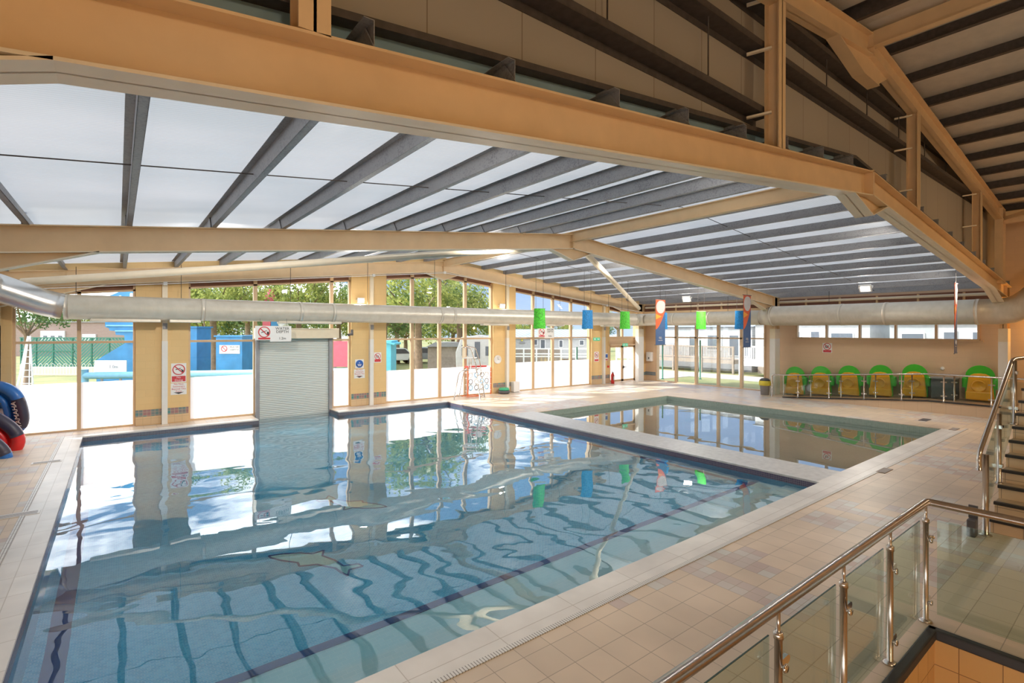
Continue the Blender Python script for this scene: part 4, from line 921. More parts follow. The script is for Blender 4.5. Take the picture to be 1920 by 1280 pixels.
def banner(x, y, ang, lb, w=0.72, ztop=4.36, hh=2.12):
    o = thing('hanging_banner', lb, 'banner', (x, y, ztop), 'orange and navy banners')
    T = Matrix.Translation((x, y, ztop)) @ Matrix.Rotation(ang, 4, 'Z')
    hw = w / 2
    # cloth split by the sweeping curve between orange and navy
    cur = [(-hw + w * t, -hh * (0.66 - 0.42 * (t ** 1.6))) for t in [k / 10 for k in range(11)]]
    mb = MB()
    up_ = [(-hw, 0), (hw, 0)] + cur[::-1]
    mb.prism(up_[::-1], 'Y', -0.004, 0.004); mb.xf(T).build('upper_cloth', 'ban_orange', o)
    mb = MB(); mb.prism([(-hw, -hh)] + [(hw, -hh)] + cur[::-1], 'Y', -0.004, 0.004); mb.xf(T).build('lower_cloth', 'ban_blue', o)
    dp = [(hw * 0.92 * math.cos(a) - 0.0, -hh * 0.165 + 0.30 * math.sin(a)) for a in [k * 2 * PI / 24 for k in range(24)]]
    dp = [p if not (p[0] > 0 and p[1] > -hh * 0.165) else (min(hw * 0.98, p[0] * 1.12), min(-0.05, p[1] + p[0] * 0.16)) for p in dp]
    for yy, nm in ((-0.0075, 'drop_motif'), (0.0075, 'drop_motif')):
        mb = MB(); mb.prism(dp, 'Y', yy - 0.002, yy + 0.002); mb.xf(T).build(nm, 'ban_white', o)
        mb = MB(); mb.prism([(-hw, -hh * 0.32), (hw * 0.25, -hh * 0.375), (-hw, -hh * 0.44)], 'Y', yy - 0.002, yy + 0.002); mb.xf(T).build('arrow_motif', 'ban_yellow', o)
    mb = MB(); f = -0.006
    for k in range(3): mb.tube([(-0.12 + 0.05 * k, f, -hh * 0.86), (-0.10 + 0.07 * k, f, -hh * 0.82), (-0.05 + 0.07 * k, f, -hh * 0.84), (-0.02 + 0.06 * k, f, -hh * 0.875)], 0.008, seg=6)
    mb.obox((-0.16, f, -hh * 0.90), (0.16, f, -hh * 0.90), 0.004, 0.02); mb.xf(T).build('logo', 'ban_white', o)
    for zz in (0, -hh): mb = MB(); mb.tube([(-hw - 0.06, 0, zz), (hw + 0.06, 0, zz)], 0.014, seg=8); mb.xf(T).build('cross_rod', 'dark_grey', o)
    mb = MB(); mb.tube([(x, y, ztop), (x, y, zr(x) + 0.20)], 0.006, seg=5); mb.build('hanging_wire', 'galv_dark', o)
banner(20.1, 14.6, 0.0, 'left orange and navy hanging banner with white drop motif')
banner(20.3, 10.55, 0.1, 'middle orange and navy hanging banner with white drop motif')
banner(20.0, 3.95, 0.12, 'rightmost banner, seen nearly edge on, below the right beam', w=0.80)

# ------------------------------------------------------------------ wall signs and small fittings
def prohib(mb_parent, cx_, cz, r, y):
    """round prohibition symbol facing the room (towards -Y)"""
    o = mb_parent
    mb = MB(); N = 28
    vs = []
    for k in range(N):
        a = 2 * PI * k / N
        for rr in (r, r * 0.84):
            for yy in (y, y - 0.004): vs.append((cx_ + rr * math.cos(a), yy, cz + rr * math.sin(a)))
    fs = []
    for k in range(N):
        a, b = k * 4, ((k + 1) % N) * 4
        fs += [(a + 1, b + 1, b + 3, a + 3), (a, b, b + 1, a + 1), (a + 2, a + 3, b + 3, b + 2)]
    mb.add(vs, fs); mb.obox((cx_ - r * 0.66, y - 0.003, cz + r * 0.66), (cx_ + r * 0.66, y - 0.003, cz - r * 0.66), 0.006, r * 0.17, side=(0, 1, 0))
    mb.build('prohibition_ring', 'sign_red', o)
def wall_sign(x, z0, z1, w, lab, kind, y=G - 0.152):
    o = thing('wall_sign', lab, 'sign', (x, y, z0))
    mb = MB(); mb.box(x - w / 2, x + w / 2, y - 0.006, y, z0, z1); mb.build('board', 'sign_white', o)
    h = z1 - z0; yf = y - 0.007
    if kind == 'nodive':
        r = w * 0.42; cz = z1 - r - 0.03; prohib(o, x, cz, r, yf)
        mb = MB(); mb.obox((x - r * 0.5, yf - 0.001, cz - 0.0), (x + r * 0.3, yf - 0.001, cz + r * 0.25), 0.003, 0.022, side=(0, 1, 0)); mb.disc((x + r * 0.38, yf - 0.003, cz - r * 0.02), r * 0.10, 'Y', 0.003)
        mb.box(x + r * 0.45, x + r * 0.75, yf - 0.003, yf, cz - r * 0.5, cz - r * 0.05); mb.build('diver_pictogram', 'sign_black', o)
        mb = MB(); mb.box(x - w * 0.45, x + w * 0.45, yf - 0.002, yf, z0 + 0.03, z0 + 0.20); mb.build('red_panel', 'sign_red', o)
        text_mesh('lettering', 'No\nDiving', 0.085, 'sign_white', o, (x, yf - 0.003, z0 + 0.115), (1, 0, 0), (0, 0, 1), 0.001)
    elif kind == 'nonswim':
        text_mesh('lettering', 'No Non\nSwimmers\nBeyond This\nPoint', 0.075, 'sign_red', o, (x, yf - 0.001, z0 + h * 0.60), (1, 0, 0), (0, 0, 1), 0.001)
        mb = MB(); mb.prism([(x - 0.14, z0 + 0.075), (x, z0 + 0.02), (x + 0.14, z0 + 0.075)], 'Y', yf - 0.002, yf); mb.build('arrow', 'sign_black', o)
    elif kind == 'blue':
        mb = MB(); mb.disc((x, yf - 0.002, z1 - w * 0.5), w * 0.43, 'Y', 0.003); d = mb.build('blue_disc', 'sign_blue', o)
        mb = MB(); cz = z1 - w * 0.5; mb.disc((x, yf - 0.005, cz + w * 0.12), w * 0.05, 'Y', 0.003)
        for q in range(3): mb.box(x - w * (0.24 - 0.03 * q), x + w * (0.24 - 0.03 * q), yf - 0.005, yf - 0.002, cz - w * (0.08 + 0.09 * q), cz - w * (0.03 + 0.09 * q))
        mb.build('white_lines', 'sign_white', d)
    else:
        r = w * 0.42; cz = z1 - r - 0.03; prohib(o, x, cz, r, yf)
        mb = MB(); mb.box(x - r * 0.45, x + r * 0.3, yf - 0.003, yf, cz - r * 0.4, cz - r * 0.28); mb.box(x - r * 0.45, x - r * 0.3, yf - 0.003, yf, cz - r * 0.4, cz + r * 0.3); mb.box(x - r * 0.1, x + r * 0.4, yf - 0.003, yf, cz + r * 0.1, cz + r * 0.22); mb.box(x + r * 0.25, x + r * 0.38, yf - 0.003, yf, cz - r * 0.3, cz + r * 0.2)
        mb.build('pictogram', 'sign_black', o)
        mb = MB(); mb.box(x - w * 0.42, x + w * 0.42, yf - 0.002, yf, z0 + 0.03, z0 + 0.13); mb.build('red_panel', 'sign_red', o)
    return o
wall_sign(1.51, 1.25, 1.85, 0.40, 'no diving sign with red ring on the first masonry pier', 'nodive')
wall_sign(1.51, 0.87, 1.23, 0.42, 'white non swimmers notice with black arrow under the no diving sign', 'nonswim')
wall_sign(7.32, 1.44, 1.78, 0.34, 'blue round mandatory notice on the second masonry pier', 'blue')
wall_sign(7.32, 1.06, 1.40, 0.42, 'white non swimmers notice with black arrow under the blue round notice', 'nonswim')
wall_sign(8.05, 1.63, 2.03, 0.30, 'small prohibition sign with red panel, right of the second slim column', 'photo')
wall_sign(20.50, 1.22, 1.76, 0.36, 'tall prohibition sign left of the fire extinguisher', 'photo')
# sign on the right wall
o = thing('wall_sign', 'prohibition sign on the brown wall above the green pods', 'sign', (W - 0.003, 9.28, 1.9))
T = Matrix.Translation((W - 0.004, 9.22, 0)) @ Matrix.Rotation(-PI / 2, 4, 'Z')
mb = MB(); mb.box(-0.19, 0.19, -0.006, 0, 1.95, 2.38); mb.xf(T).build('board', 'sign_white', o)
mb = MB(); N = 26
for k in range(N):
    a, b = 2 * PI * k / N, 2 * PI * (k + 1) / N
    mb.obox((0.14 * math.cos(a), -0.009, 2.225 + 0.14 * math.sin(a)), (0.14 * math.cos(b), -0.009, 2.225 + 0.14 * math.sin(b)), 0.004, 0.026, side=(0, 1, 0))
mb.obox((-0.10, -0.009, 2.325), (0.10, -0.009, 2.125), 0.004, 0.026, side=(0, 1, 0)); mb.xf(T).build('prohibition_ring', 'sign_red', o)
mb = MB(); mb.box(-0.07, 0.05, -0.008, -0.006, 2.16, 2.19); mb.box(-0.07, -0.04, -0.008, -0.006, 2.16, 2.27); mb.box(-0.02, 0.07, -0.008, -0.006, 2.23, 2.26); mb.xf(T).build('pictogram', 'sign_black', o)
mb = MB(); mb.box(-0.16, 0.16, -0.009, -0.006, 1.97, 2.07); mb.xf(T).build('red_panel', 'sign_red', o)
# hanging water depth boards
def depth_sign(x, z, y, depth, lab, s=1.0):
    o = thing('water_depth_sign', lab, 'sign', (x, y, z), 'hanging water depth signs')
    mb = MB(); mb.box(x - 0.55 * s, x + 0.55 * s, y - 0.01, y, z - 0.22 * s, z + 0.24 * s); mb.box(x - 0.10 * s, x + 0.54 * s, y - 0.012, y - 0.001, z - 0.27 * s, z - 0.20 * s); mb.build('board', 'sign_white', o)
    prohib(o, x - 0.28 * s, z + 0.04 * s, 0.18 * s, y - 0.012)
    mb = MB(); mb.obox((x - 0.37 * s, y - 0.013, z + 0.02 * s), (x - 0.20 * s, y - 0.013, z + 0.09 * s), 0.003, 0.02, side=(0, 1, 0)); mb.box(x - 0.20 * s, x - 0.14 * s, y - 0.014, y - 0.01, z - 0.06 * s, z + 0.05 * s); mb.build('diver_pictogram', 'sign_black', o)
    mb = MB(); mb.box(x - 0.46 * s, x - 0.10 * s, y - 0.014, y - 0.01, z - 0.20 * s, z - 0.14 * s); mb.build('red_panel', 'sign_red', o)
    text_mesh('lettering', 'WATER\nDEPTH', 0.125 * s, 'sign_black', o, (x + 0.27 * s, y - 0.014, z + 0.10 * s), (1, 0, 0), (0, 0, 1), 0.001, spacing=0.85)
    text_mesh('depth_figure', depth, 0.115 * s, 'sign_black', o, (x + 0.27 * s, y - 0.015, z - 0.17 * s), (1, 0, 0), (0, 0, 1), 0.001)
    for q in (-0.4, 0.4): mb = MB(); mb.tube([(x + q * s, y - 0.005, z + 0.24 * s), (x + q * s, y - 0.005, 3.3)], 0.004, seg=5); mb.build('hanging_wire', 'galv_dark', o)
depth_sign(4.02, 2.79, 17.92, '1.2m', 'white water depth 1.2m board hanging before the shutter housing')
depth_sign(16.05, 2.80, 18.1, '0.6m', 'white water depth 0.6m board hanging under the first green lantern', 0.95)
# clock
o = thing('wall_clock', 'round white wall clock on the pier between the glazed bays', 'clock', (13.86, G - 0.15, 1.56))
mb = MB(); mb.lathe([(0.20, 0), (0.20, -0.04), (0.175, -0.05), (0.17, -0.035)], (13.86, G - 0.152, 1.56), seg=28, axis='Y'); mb.build('case', 'white', o)
mb = MB(); mb.box(13.855, 13.865, G - 0.196, G - 0.19, 1.56, 1.68); mb.box(13.86, 13.94, G - 0.196, G - 0.19, 1.555, 1.565); mb.build('hand', 'sign_black', o)
# camera
o = thing('security_camera', 'small black security camera beside the second masonry pier', 'camera', (7.02, G - 0.16, 2.78))
mb = MB(); mb.box(6.98, 7.06, G - 0.2, G - 0.152, 2.70, 2.92); mb.build('bracket', 'dark_grey', o); mb = MB(); mb.tube([(7.0, G - 0.2, 2.76), (6.82, G - 0.36, 2.72)], 0.05); mb.build('lens_body', 'dark_grey', o)
# exit signs
def exit_sign(x, y, z, w, lab, txt='EXIT'):
    o = thing('exit_sign', lab, 'exit sign', (x, y, z), 'green exit signs')
    mb = MB(); mb.box(x - w / 2, x + w / 2, y - 0.03, y, z - 0.08, z + 0.08); mb.build('panel', 'exit_glow', o)
    mb = MB(); mb.box(x - w * 0.42, x - w * 0.2, y - 0.034, y - 0.03, z - 0.05, z + 0.05); mb.build('running_pictogram', 'sign_white', o)
    mb = MB(); mb.obox((x + w * 0.0, y - 0.032, z), (x + w * 0.28, y - 0.032, z), 0.004, 0.03, side=(0, 1, 0)); mb.prism([(x + w * 0.25, z - 0.05), (x + w * 0.42, z), (x + w * 0.25, z + 0.05)], 'Y', y - 0.034, y - 0.03); mb.build('arrow', 'sign_white', o)
exit_sign(20.50, G - 0.152, 2.44, 0.50, 'green exit sign on the pier left of the exit door')
exit_sign(22.78, G - 0.225, 2.10, 0.42, 'green exit sign over the middle of the exit door')
# notice, alarm point
o = thing('wall_notice', 'small blue and white notice right of the last slim column', 'notice', (21.28, G - 0.152, 1.4))
mb = MB(); mb.box(21.14, 21.42, G - 0.158, G - 0.152, 1.25, 1.65); mb.build('board', 'sign_white', o)
mb = MB(); mb.box(21.17, 21.39, G - 0.161, G - 0.158, 1.42, 1.60); mb.build('blue_panel', 'sign_blue', o); mb = MB(); mb.box(21.17, 21.39, G - 0.161, G - 0.158, 1.27, 1.33); mb.build('red_panel', 'sign_red', o)
o = thing('alarm_call_point', 'small red alarm call point under the blue notice', 'alarm', (21.42, G - 0.152, 0.9))
mb = MB(); mb.box(21.37, 21.48, G - 0.20, G - 0.152, 0.86, 0.97); mb.build('box', 'red', o); mb = MB(); mb.tube([(21.42, G - 0.165, 0.97), (21.42, G - 0.165, 2.3)], 0.012, seg=6); mb.build('conduit', 'cream_steel', o)
# fire extinguisher
o = thing('fire_extinguisher', 'red fire extinguisher standing on the deck beside the exit door', 'fire extinguisher', (21.45, 18.68, 0))
mb = MB(); mb.lathe([(0.085, 0.0), (0.095, 0.03), (0.095, 0.46), (0.075, 0.53), (0.035, 0.57), (0.03, 0.60)], (21.45, 18.68, 0.0)); mb.build('cylinder', 'red', o)
mb = MB(); mb.box(21.38, 21.5, 18.66, 18.70, 0.60, 0.63); mb.box(21.38, 21.47, 18.66, 18.70, 0.65, 0.67); mb.build('valve_handle', 'sign_black', o)
mb = MB(); mb.tube(arc_pts([(21.45, 18.62, 0.6), (21.36, 18.56, 0.55), (21.35, 18.56, 0.2)], 0.05), 0.014, seg=8); mb.build('hose', 'black', o)
mb = MB(); mb.box(21.40, 21.50, 18.575, 18.585, 0.2, 0.4); mb.build('label_plate', 'sign_white', o)
# paper towel dispenser on the right wall
o = thing('towel_dispenser', 'white towel dispenser on the dark pier right of the corner column', 'dispenser', (W - 0.12, 18.55, 1.2))
mb = MB(); mb.box(W - 0.22, W - 0.003, 18.42, 18.78, 1.12, 1.66); mb.build('cabinet', 'white', o, bev=0.03); mb = MB(); mb.box(W - 0.228, W - 0.22, 18.55, 18.62, 1.25, 1.36); mb.build('lock', 'dark_grey', o)
# round fitting on right wall
o = thing('wall_sensor', 'small round white sensor on the brown wall above the pods', 'sensor', (W - 0.003, 5.25, 1.45)); mb = MB(); mb.lathe([(0.07, 0), (0.065, -0.04), (0.03, -0.05)], (W - 0.003, 5.25, 1.50), axis='X', seg=16); mb.build('dome', 'white', o)
o = thing('electric_socket_box', 'white cable box by the pier skirting right of the green tub', 'box', (14.78, 18.8, 0.0))
mb = MB(); mb.box(14.62, 14.98, 18.72, 18.97, 0.02, 0.5); mb.build('cover', 'white', o, bev=0.02); mb = MB(); mb.box(14.66, 14.94, 18.74, 18.95, 0.0, 0.03); mb.build('foot', 'mid_grey', o)
o = thing('hose_tub', 'low green and black tub on the deck under the wall clock', 'tub', (14.0, 18.72, 0)); mb = MB(); mb.lathe([(0.20, 0), (0.27, 0.06), (0.27, 0.14), (0.22, 0.16)], (14.0, 18.66, 0)); mb.build('base', 'dark_grey', o)
mb = MB(); mb.lathe([(0.22, 0.16), (0.25, 0.2), (0.2, 0.27), (0.05, 0.29)], (14.0, 18.66, 0)); mb.build('lid', 'sign_green', o)
# litter bin
o = thing('litter_bin', 'grey litter bin with a yellow liner beside the ramp handrail', 'bin', (24.05, 11.85, 0))
bx, by = 23.35, 11.30
mb = MB(); mb.lathe([(0.17, 0), (0.22, 0.55), (0.235, 0.56), (0.235, 0.6)], (bx, by, 0)); mb.build('body', 'mid_grey', o)
mb = MB(); mb.lathe([(0.235, 0.42), (0.25, 0.45), (0.245, 0.62), (0.21, 0.64)], (bx, by, 0)); mb.build('liner', 'yellow', o)
mb = MB(); mb.lathe([(0.22, 0.64), (0.23, 0.66), (0.14, 0.74), (0.02, 0.76)], (bx, by, 0)); mb.build('lid', 'dark_grey', o)

# ------------------------------------------------------------------ ramp with glass balustrades
RXF = 22.98
rp = thing('access_ramp', 'cream tiled access ramp rising along the brown wall', 'ramp', (RXF, 7, 0))
RT = [(10.35, 0.0), (5.3, 0.40), (3.35, 0.40)]
mb = MB()
for (ya, za), (yb, zb) in zip(RT, RT[1:]): mb.add([(RXF, ya, 0), (RXF, yb, 0), (RXF, yb, zb), (RXF, ya, za)], [(0, 1, 2, 3)])
mb.add([(RXF, 3.35, 0), (RXF - 0.35, 3.0, 0), (RXF - 0.35, 3.0, 0.40), (RXF, 3.35, 0.40)], [(0, 1, 2, 3)]); mb.add([(RXF - 0.35, 3.0, 0), (RXF - 0.35, -2, 0), (RXF - 0.35, -2, 0.40), (RXF - 0.35, 3.0, 0.40)], [(0, 1, 2, 3)])
mb.build('side_face', 'plinth', rp)
M['ramp_floor'] = plain('brown_ramp_floor', (0.42, 0.29, 0.19), 0.45, var=0.08)
mb = MB()
for (ya, za), (yb, zb) in zip(RT, RT[1:]): mb.add([(RXF, ya, za), (RXF, yb, zb), (W, yb, zb), (W, ya, za)], [(0, 1, 2, 3)])
mb.add([(RXF, 3.35, 0.40), (RXF - 0.35, 3.0, 0.40), (RXF - 0.35, -2, 0.40), (W, -2, 0.40), (W, 3.35, 0.40)], [(0, 1, 2, 3, 4)])
mb.build('walking_surface', 'ramp_floor', rp)
mb = MB()
for (ya, za), (yb, zb) in zip(RT, RT[1:]): mb.obox((RXF + 0.0, ya, za + 0.01), (RXF + 0.0, yb, zb + 0.01), 0.06, 0.05)
mb.obox((RXF, 3.35, 0.41), (RXF - 0.35, 3.0, 0.41), 0.06, 0.05); mb.obox((RXF - 0.35, 3.0, 0.41), (RXF - 0.35, -2.0, 0.41), 0.06, 0.05)
mb.build('black_nosing', 'black', rp)
def zramp(y): return 0.0 if y > 10.35 else (0.40 * (10.35 - y) / 5.05 if y > 5.3 else 0.40)
def balustrade(name, lab, x, ys_, h, y_end, post_r=0.026, start_hook=True, group='stainless and glass balustrades'):
    o = thing(name, lab, 'balustrade', (x, ys_[0], 0), group)
    rail = []
    if start_hook: rail += [(x, ys_[0] + 0.02, zramp(ys_[0])), (x, ys_[0] + 0.02, zramp(ys_[0]) + h)]
    rail += [(x, 10.35, zramp(10.35) + h)] if ys_[0] > 10.4 else []
    rail += [(x, 5.3, 0.40 + h), (x, y_end, 0.40 + h)]
    mb = MB(); mb.tube(arc_pts(rail, 0.12), 0.028, seg=12); mb.build('handrail', 'stainless', o)
    for i, y in enumerate(ys_):
        if i == 0 and start_hook: continue
        z = zramp(y); mb = MB(); mb.tube([(x, y, z), (x, y, z + h - 0.01)], post_r, seg=12); mb.lathe([(0.06, 0), (0.06, 0.012)], (x, y, z), seg=14); p = mb.build('post', 'stainless', o)
        for dz_ in (0.2, h - 0.28):
            mb = MB(); mb.box(x - 0.02, x + 0.02, y - 0.085, y + 0.085, z + dz_, z + dz_ + 0.045); mb.build('glass_clamp', 'stainless', p)
    e = ys_ + [y_end]
    for a, b in zip(e, e[1:]):
        za, zb = zramp(a), zramp(b); mb = MB()
        mb.add([(x, a - 0.05, za + 0.09), (x, b + 0.05, zb + 0.09), (x, b + 0.05, zb + h - 0.1), (x, a - 0.05, za + h - 0.1)], [(0, 1, 2, 3)]); mb.build('glass_panel', 'glass_green', o)
    return o
balustrade('ramp_balustrade', 'front stainless and glass balustrade along the ramp edge', RXF + 0.02, [10.80, 9.72, 8.52, 7.28, 6.08, 4.86, 3.62], 0.97, 2.2)
balustrade('ramp_balustrade', 'rear stainless and glass balustrade before the green pods', RXF + 0.75, [10.62, 9.50, 8.34, 7.12, 5.95, 4.72], 0.93, 4.6)

# green and yellow pods along the wall
def pod():
    o = thing('ride_pod', '', 'ride pod', (0, 0, 0), 'green and yellow pods against the wall')
    # local frame: faces -X, width along Y
    def outline(hw, h0, h1, n=10):
        pts = [(-hw, h0)] + [(-hw * math.cos(a), h1 - hw + hw * math.sin(a)) for a in [PI / 2 * k / n * 2 for k in range(n + 1)]] + [(hw, h0)]
        return pts
    mb = MB()      # green shell: stacked rounded slices, deep and domed
    N = 9
    for k in range(N):
        t0, t1 = k / N, (k + 1) / N
        hw0 = 0.40 * math.sqrt(1 - (t0 * 0.93) ** 2.2); h0 = 1.26 - 0.30 * t0 ** 2
        mb.prism(outline(hw0, 0.03, h0), 'X', 0.02 + 0.30 * t0, 0.02 + 0.30 * t1, smooth=False)
    mb.build('green_shell', 'pod_green', o)
    mb = MB(); vs = []
    prof = [(0.37, 0.02), (0.385, 0.12), (0.36, 0.35), (0.33, 0.62), (0.31, 0.80), (0.26, 0.90), (0.16, 0.96), (0.0, 0.98)]
    ringf = [(-y, z) for y, z in prof] + [(y, z) for y, z in prof[::-1][1:]]
    mb.prism(ringf, 'X', -0.05, 0.04); mb.build('yellow_face', 'pod_yellow', o, bev=0.03)
    mb = MB(); mb.lathe([(0.21, 0), (0.21, -0.03), (0.17, -0.035), (0.16, -0.01)], (-0.05, 0.02, 0.52), seg=26, axis='X'); mb.build('embossed_ring', 'pod_yellow', o)
    mb = MB(); mb.box(-0.12, -0.04, -0.37, 0.37, 0.03, 0.33); mb.build('yellow_lip', 'pod_yellow', o, bev=0.04)
    for s in (-1, 1):
        mb = MB(); mb.box(0.0, 0.22, s * 0.34, s * 0.50, 0.42, 0.82); mb.build('side_float', 'pod_green', o, bev=0.06)
    return o
pods = [(10.38, 'beside the white column, farthest from the stair'), (9.30, 'second from the white column'), (8.22, 'third from the white column'), (7.10, 'fourth from the white column'), (6.00, 'fifth, under the round sensor'), (4.12, 'standing apart beside the near column')]
p0 = pod()
for i, (y, lb) in enumerate(pods):
    o = p0 if i == 0 else dup(p0, (24.22, y, zramp(y)))
    o.location = (24.22, y, zramp(y) + 0.035); o['label'] = 'green and yellow plastic ride pod, ' + lb
o = thing('storage_crate', 'dark grey crate between the last two pods', 'crate', (24.3, 5.1, 0.4)); mb = MB(); mb.box(24.0, 24.62, 4.75, 5.45, 0.405, 1.15); mb.build('bin_body', 'dark_grey', o, bev=0.03); mb = MB(); mb.box(23.97, 24.63, 4.72, 5.48, 1.15, 1.2); mb.build('lid', 'mid_grey', o, bev=0.01)

# ------------------------------------------------------------------ near balustrade round the stair well
HB = 1.19; YR = 1.49; XR = 6.43
nb = thing('well_balustrade', 'thick stainless handrail with glass panels round the stair well at the bottom right', 'balustrade', (XR, YR, 0), 'stainless and glass balustrades')
mb = MB(); mb.tube(arc_pts([(-1.6, YR, HB), (XR, YR, HB), (XR, -5.0, HB)], 0.04, 4), 0.036, seg=20); mb.build('handrail', 'stainless', nb)
pxs = [6.40, 5.34, 4.30, 3.26, 2.22, 1.18, 0.14]
def rail_post(x, y, parent, wide_=0.024, axis='X', both=True):
    mb = MB(); mb.tube([(x, y, 0.0), (x, y, 1.02)], wide_, seg=14); mb.tube([(x, y, 1.02), (x, y, 1.17)], 0.012, seg=10); mb.lathe([(0.058, 0), (0.058, 0.008), (0.04, 0.02), (0.03, 0.025)], (x, y, 0.0), seg=18)
    mb.lathe([(0.030, 0.985), (0.030, 1.02), (0.02, 1.03)], (x, y, 0), seg=14); p = mb.build('post', 'stainless', parent)
    for z in (0.20, 0.82):
        mb = MB()
        mb.tube([(x, y, z), (x, y - 0.05, z)], 0.012, seg=8) if axis == 'X' else mb.tube([(x, y, z), (x - 0.05, y, z)], 0.012, seg=8)
        if axis == 'X': mb.lathe([(0.022, -0.055), (0.03, -0.045), (0.022, -0.035)], (x, y, z), axis='Y', seg=12)
        mb.prism([(0.02 + 0.03 * (1 - math.cos(a)) if 0 else 0.10 + 0.035 * math.cos(a) if math.cos(a) > 0 else 0.02, 0.028 * math.sin(a)) for a in [2 * PI * k / 12 for k in range(12)]], 'Y', -0.012, 0.012)
        # rounded plate holding the glass, turned to the side it serves
        k0 = len(mb.v) - 24
        T = Matrix.Translation((x, y, z)) @ (Matrix.Identity(4) if axis == 'X' else Matrix.Rotation(-PI / 2, 4, 'Z'))
        for q in range(k0, len(mb.v)): mb.v[q] = tuple(T @ Vector(mb.v[q]))
        mb.build('glass_clamp', 'chrome', p)
for x in pxs: rail_post(x, YR, nb)
for a, b in zip(pxs, pxs[1:]):
    mb = MB(); mb.box(b + 0.045, a - 0.045, YR + 0.035, YR + 0.045, 0.05, 1.00); g = mb.build('glass_panel', 'glass_green', nb)
    mb = MB(); mb.box(b + 0.045, a - 0.045, YR + 0.036, YR + 0.044, 1.000, 1.004); mb.build('glass_edge', 'glass_edge', g)
    if b < 0.5: break
for y in (0.45, -0.6): rail_post(XR, y, nb, axis='Y')
mb = MB(); mb.box(XR + 0.10, XR + 0.108, 0.5, YR - 0.06, 0.05, 1.0); mb.build('glass_panel', 'glass_green', nb)
mb = MB(); mb.box(XR + 0.10, XR + 0.108, -0.55, 0.42, 0.05, 1.0); mb.build('glass_panel', 'glass_green', nb)
mb = MB(); mb.tube([(XR + 0.02, YR, 0.82), (XR + 0.09, YR - 0.03, 0.82)], 0.02, seg=8); mb.build('glass_clamp', 'chrome', nb)

# ------------------------------------------------------------------ stair at the right edge
st = thing('staircase', 'cream tiled staircase with black nosings climbing at the right edge', 'staircase', (9.95, 0, 0))
SX0, RUN, RISE, SY = 9.98, 0.285, 0.19, 1.58
M['stair_top'] = plain('dark_stair_treads', (0.42, 0.31, 0.19), 0.5, var=0.2, scale=9)
for k in range(12):
    x = SX0 + RUN * k; z = RISE * (k + 1)
    mb = MB(); mb.box(x, x + RUN, -3.0, SY, z - RISE, z - 0.002); mb.build('step', 'stair_tile', st)
    mb = MB(); mb.box(x + 0.001, x + RUN, -3.0, SY - 0.001, z - 0.01, z + 0.003); mb.build('tread', 'stair_top', st)
    mb = MB(); mb.box(x - 0.02, x + 0.05, -3.0, SY + 0.01, z - 0.035, z + 0.006); mb.build('black_nosing', 'black', st)
mb = MB(); mb.prism([(SX0, 0), (SX0 + RUN * 12, 0), (SX0 + RUN * 12, RISE * 12 - 0.25)], 'Y', SY - 0.02, SY + 0.0); mb.build('side_string', 'skirt_x', st)
sb = thing('stair_balustrade', 'stainless handrail with glass rising beside the staircase', 'balustrade', (9.76, 1.62, 0), 'stainless and glass balustrades')
slope = RISE / RUN
def zs(x): return max(0.0, (x - SX0 + RUN) * slope)
ya = 1.66
mb = MB(); mb.tube(arc_pts([(9.72, ya, 0.92), (9.72, ya, 1.12), (9.80, ya, 1.20), (12.1, ya - 0.02, 1.20 + 2.3 * slope * 0.80), (12.8, ya - 0.3, 1.20 + 2.4 * slope * 0.80), (13.6, ya - 0.4, 1.25 + 2.4 * slope * 0.80)], 0.1), 0.032, seg=16); mb.build('handrail', 'stainless', sb)
mb = MB(); mb.tube([(9.78, 1.60, 0), (9.78, 1.60, 1.15)], 0.036, seg=16); mb.lathe([(0.075, 0), (0.075, 0.012), (0.045, 0.02)], (9.78, 1.60, 0), seg=18); mb.build('post', 'stainless', sb)
for x, zb in ((10.72, 0.56), (12.0, 1.33)):
    mb = MB(); mb.tube([(x, 1.60, zb), (x, 1.60, zb + 1.08)], 0.028, seg=14); mb.lathe([(0.06, 0), (0.06, 0.012), (0.04, 0.03)], (x, 1.60, zb), seg=16); p = mb.build('post', 'stainless', sb)
    for z in (0.25, 0.85): mb = MB(); mb.box(x - 0.03, x + 0.08, 1.56, 1.60, zb + z, zb + z + 0.05); mb.build('glass_clamp', 'chrome', p)
for a, b in ((9.86, 10.66), (10.80, 11.92)):
    mb = MB(); sl_ = slope * 0.8; z0 = 0.15 + (a - 9.8) * sl_; z1 = 0.15 + (b - 9.8) * sl_
    mb.prism([(a, z0), (b, z1), (b, z1 + 0.92), (a, z0 + 0.92)], 'Y', 1.615, 1.625); mb.build('glass_panel', 'glass_green', sb)
o = thing('door_stop_box', 'small dark grey box on the deck behind the stair newel post', 'box', (9.6, 1.7, 0)); mb = MB(); mb.box(9.52, 9.68, 1.66, 1.76, 0.0, 0.24); mb.build('body', 'dark_grey', o, bev=0.015); mb = MB(); mb.box(9.64, 9.67, 1.66, 1.76, 0.24, 0.42); mb.build('back_plate', 'dark_grey', o)

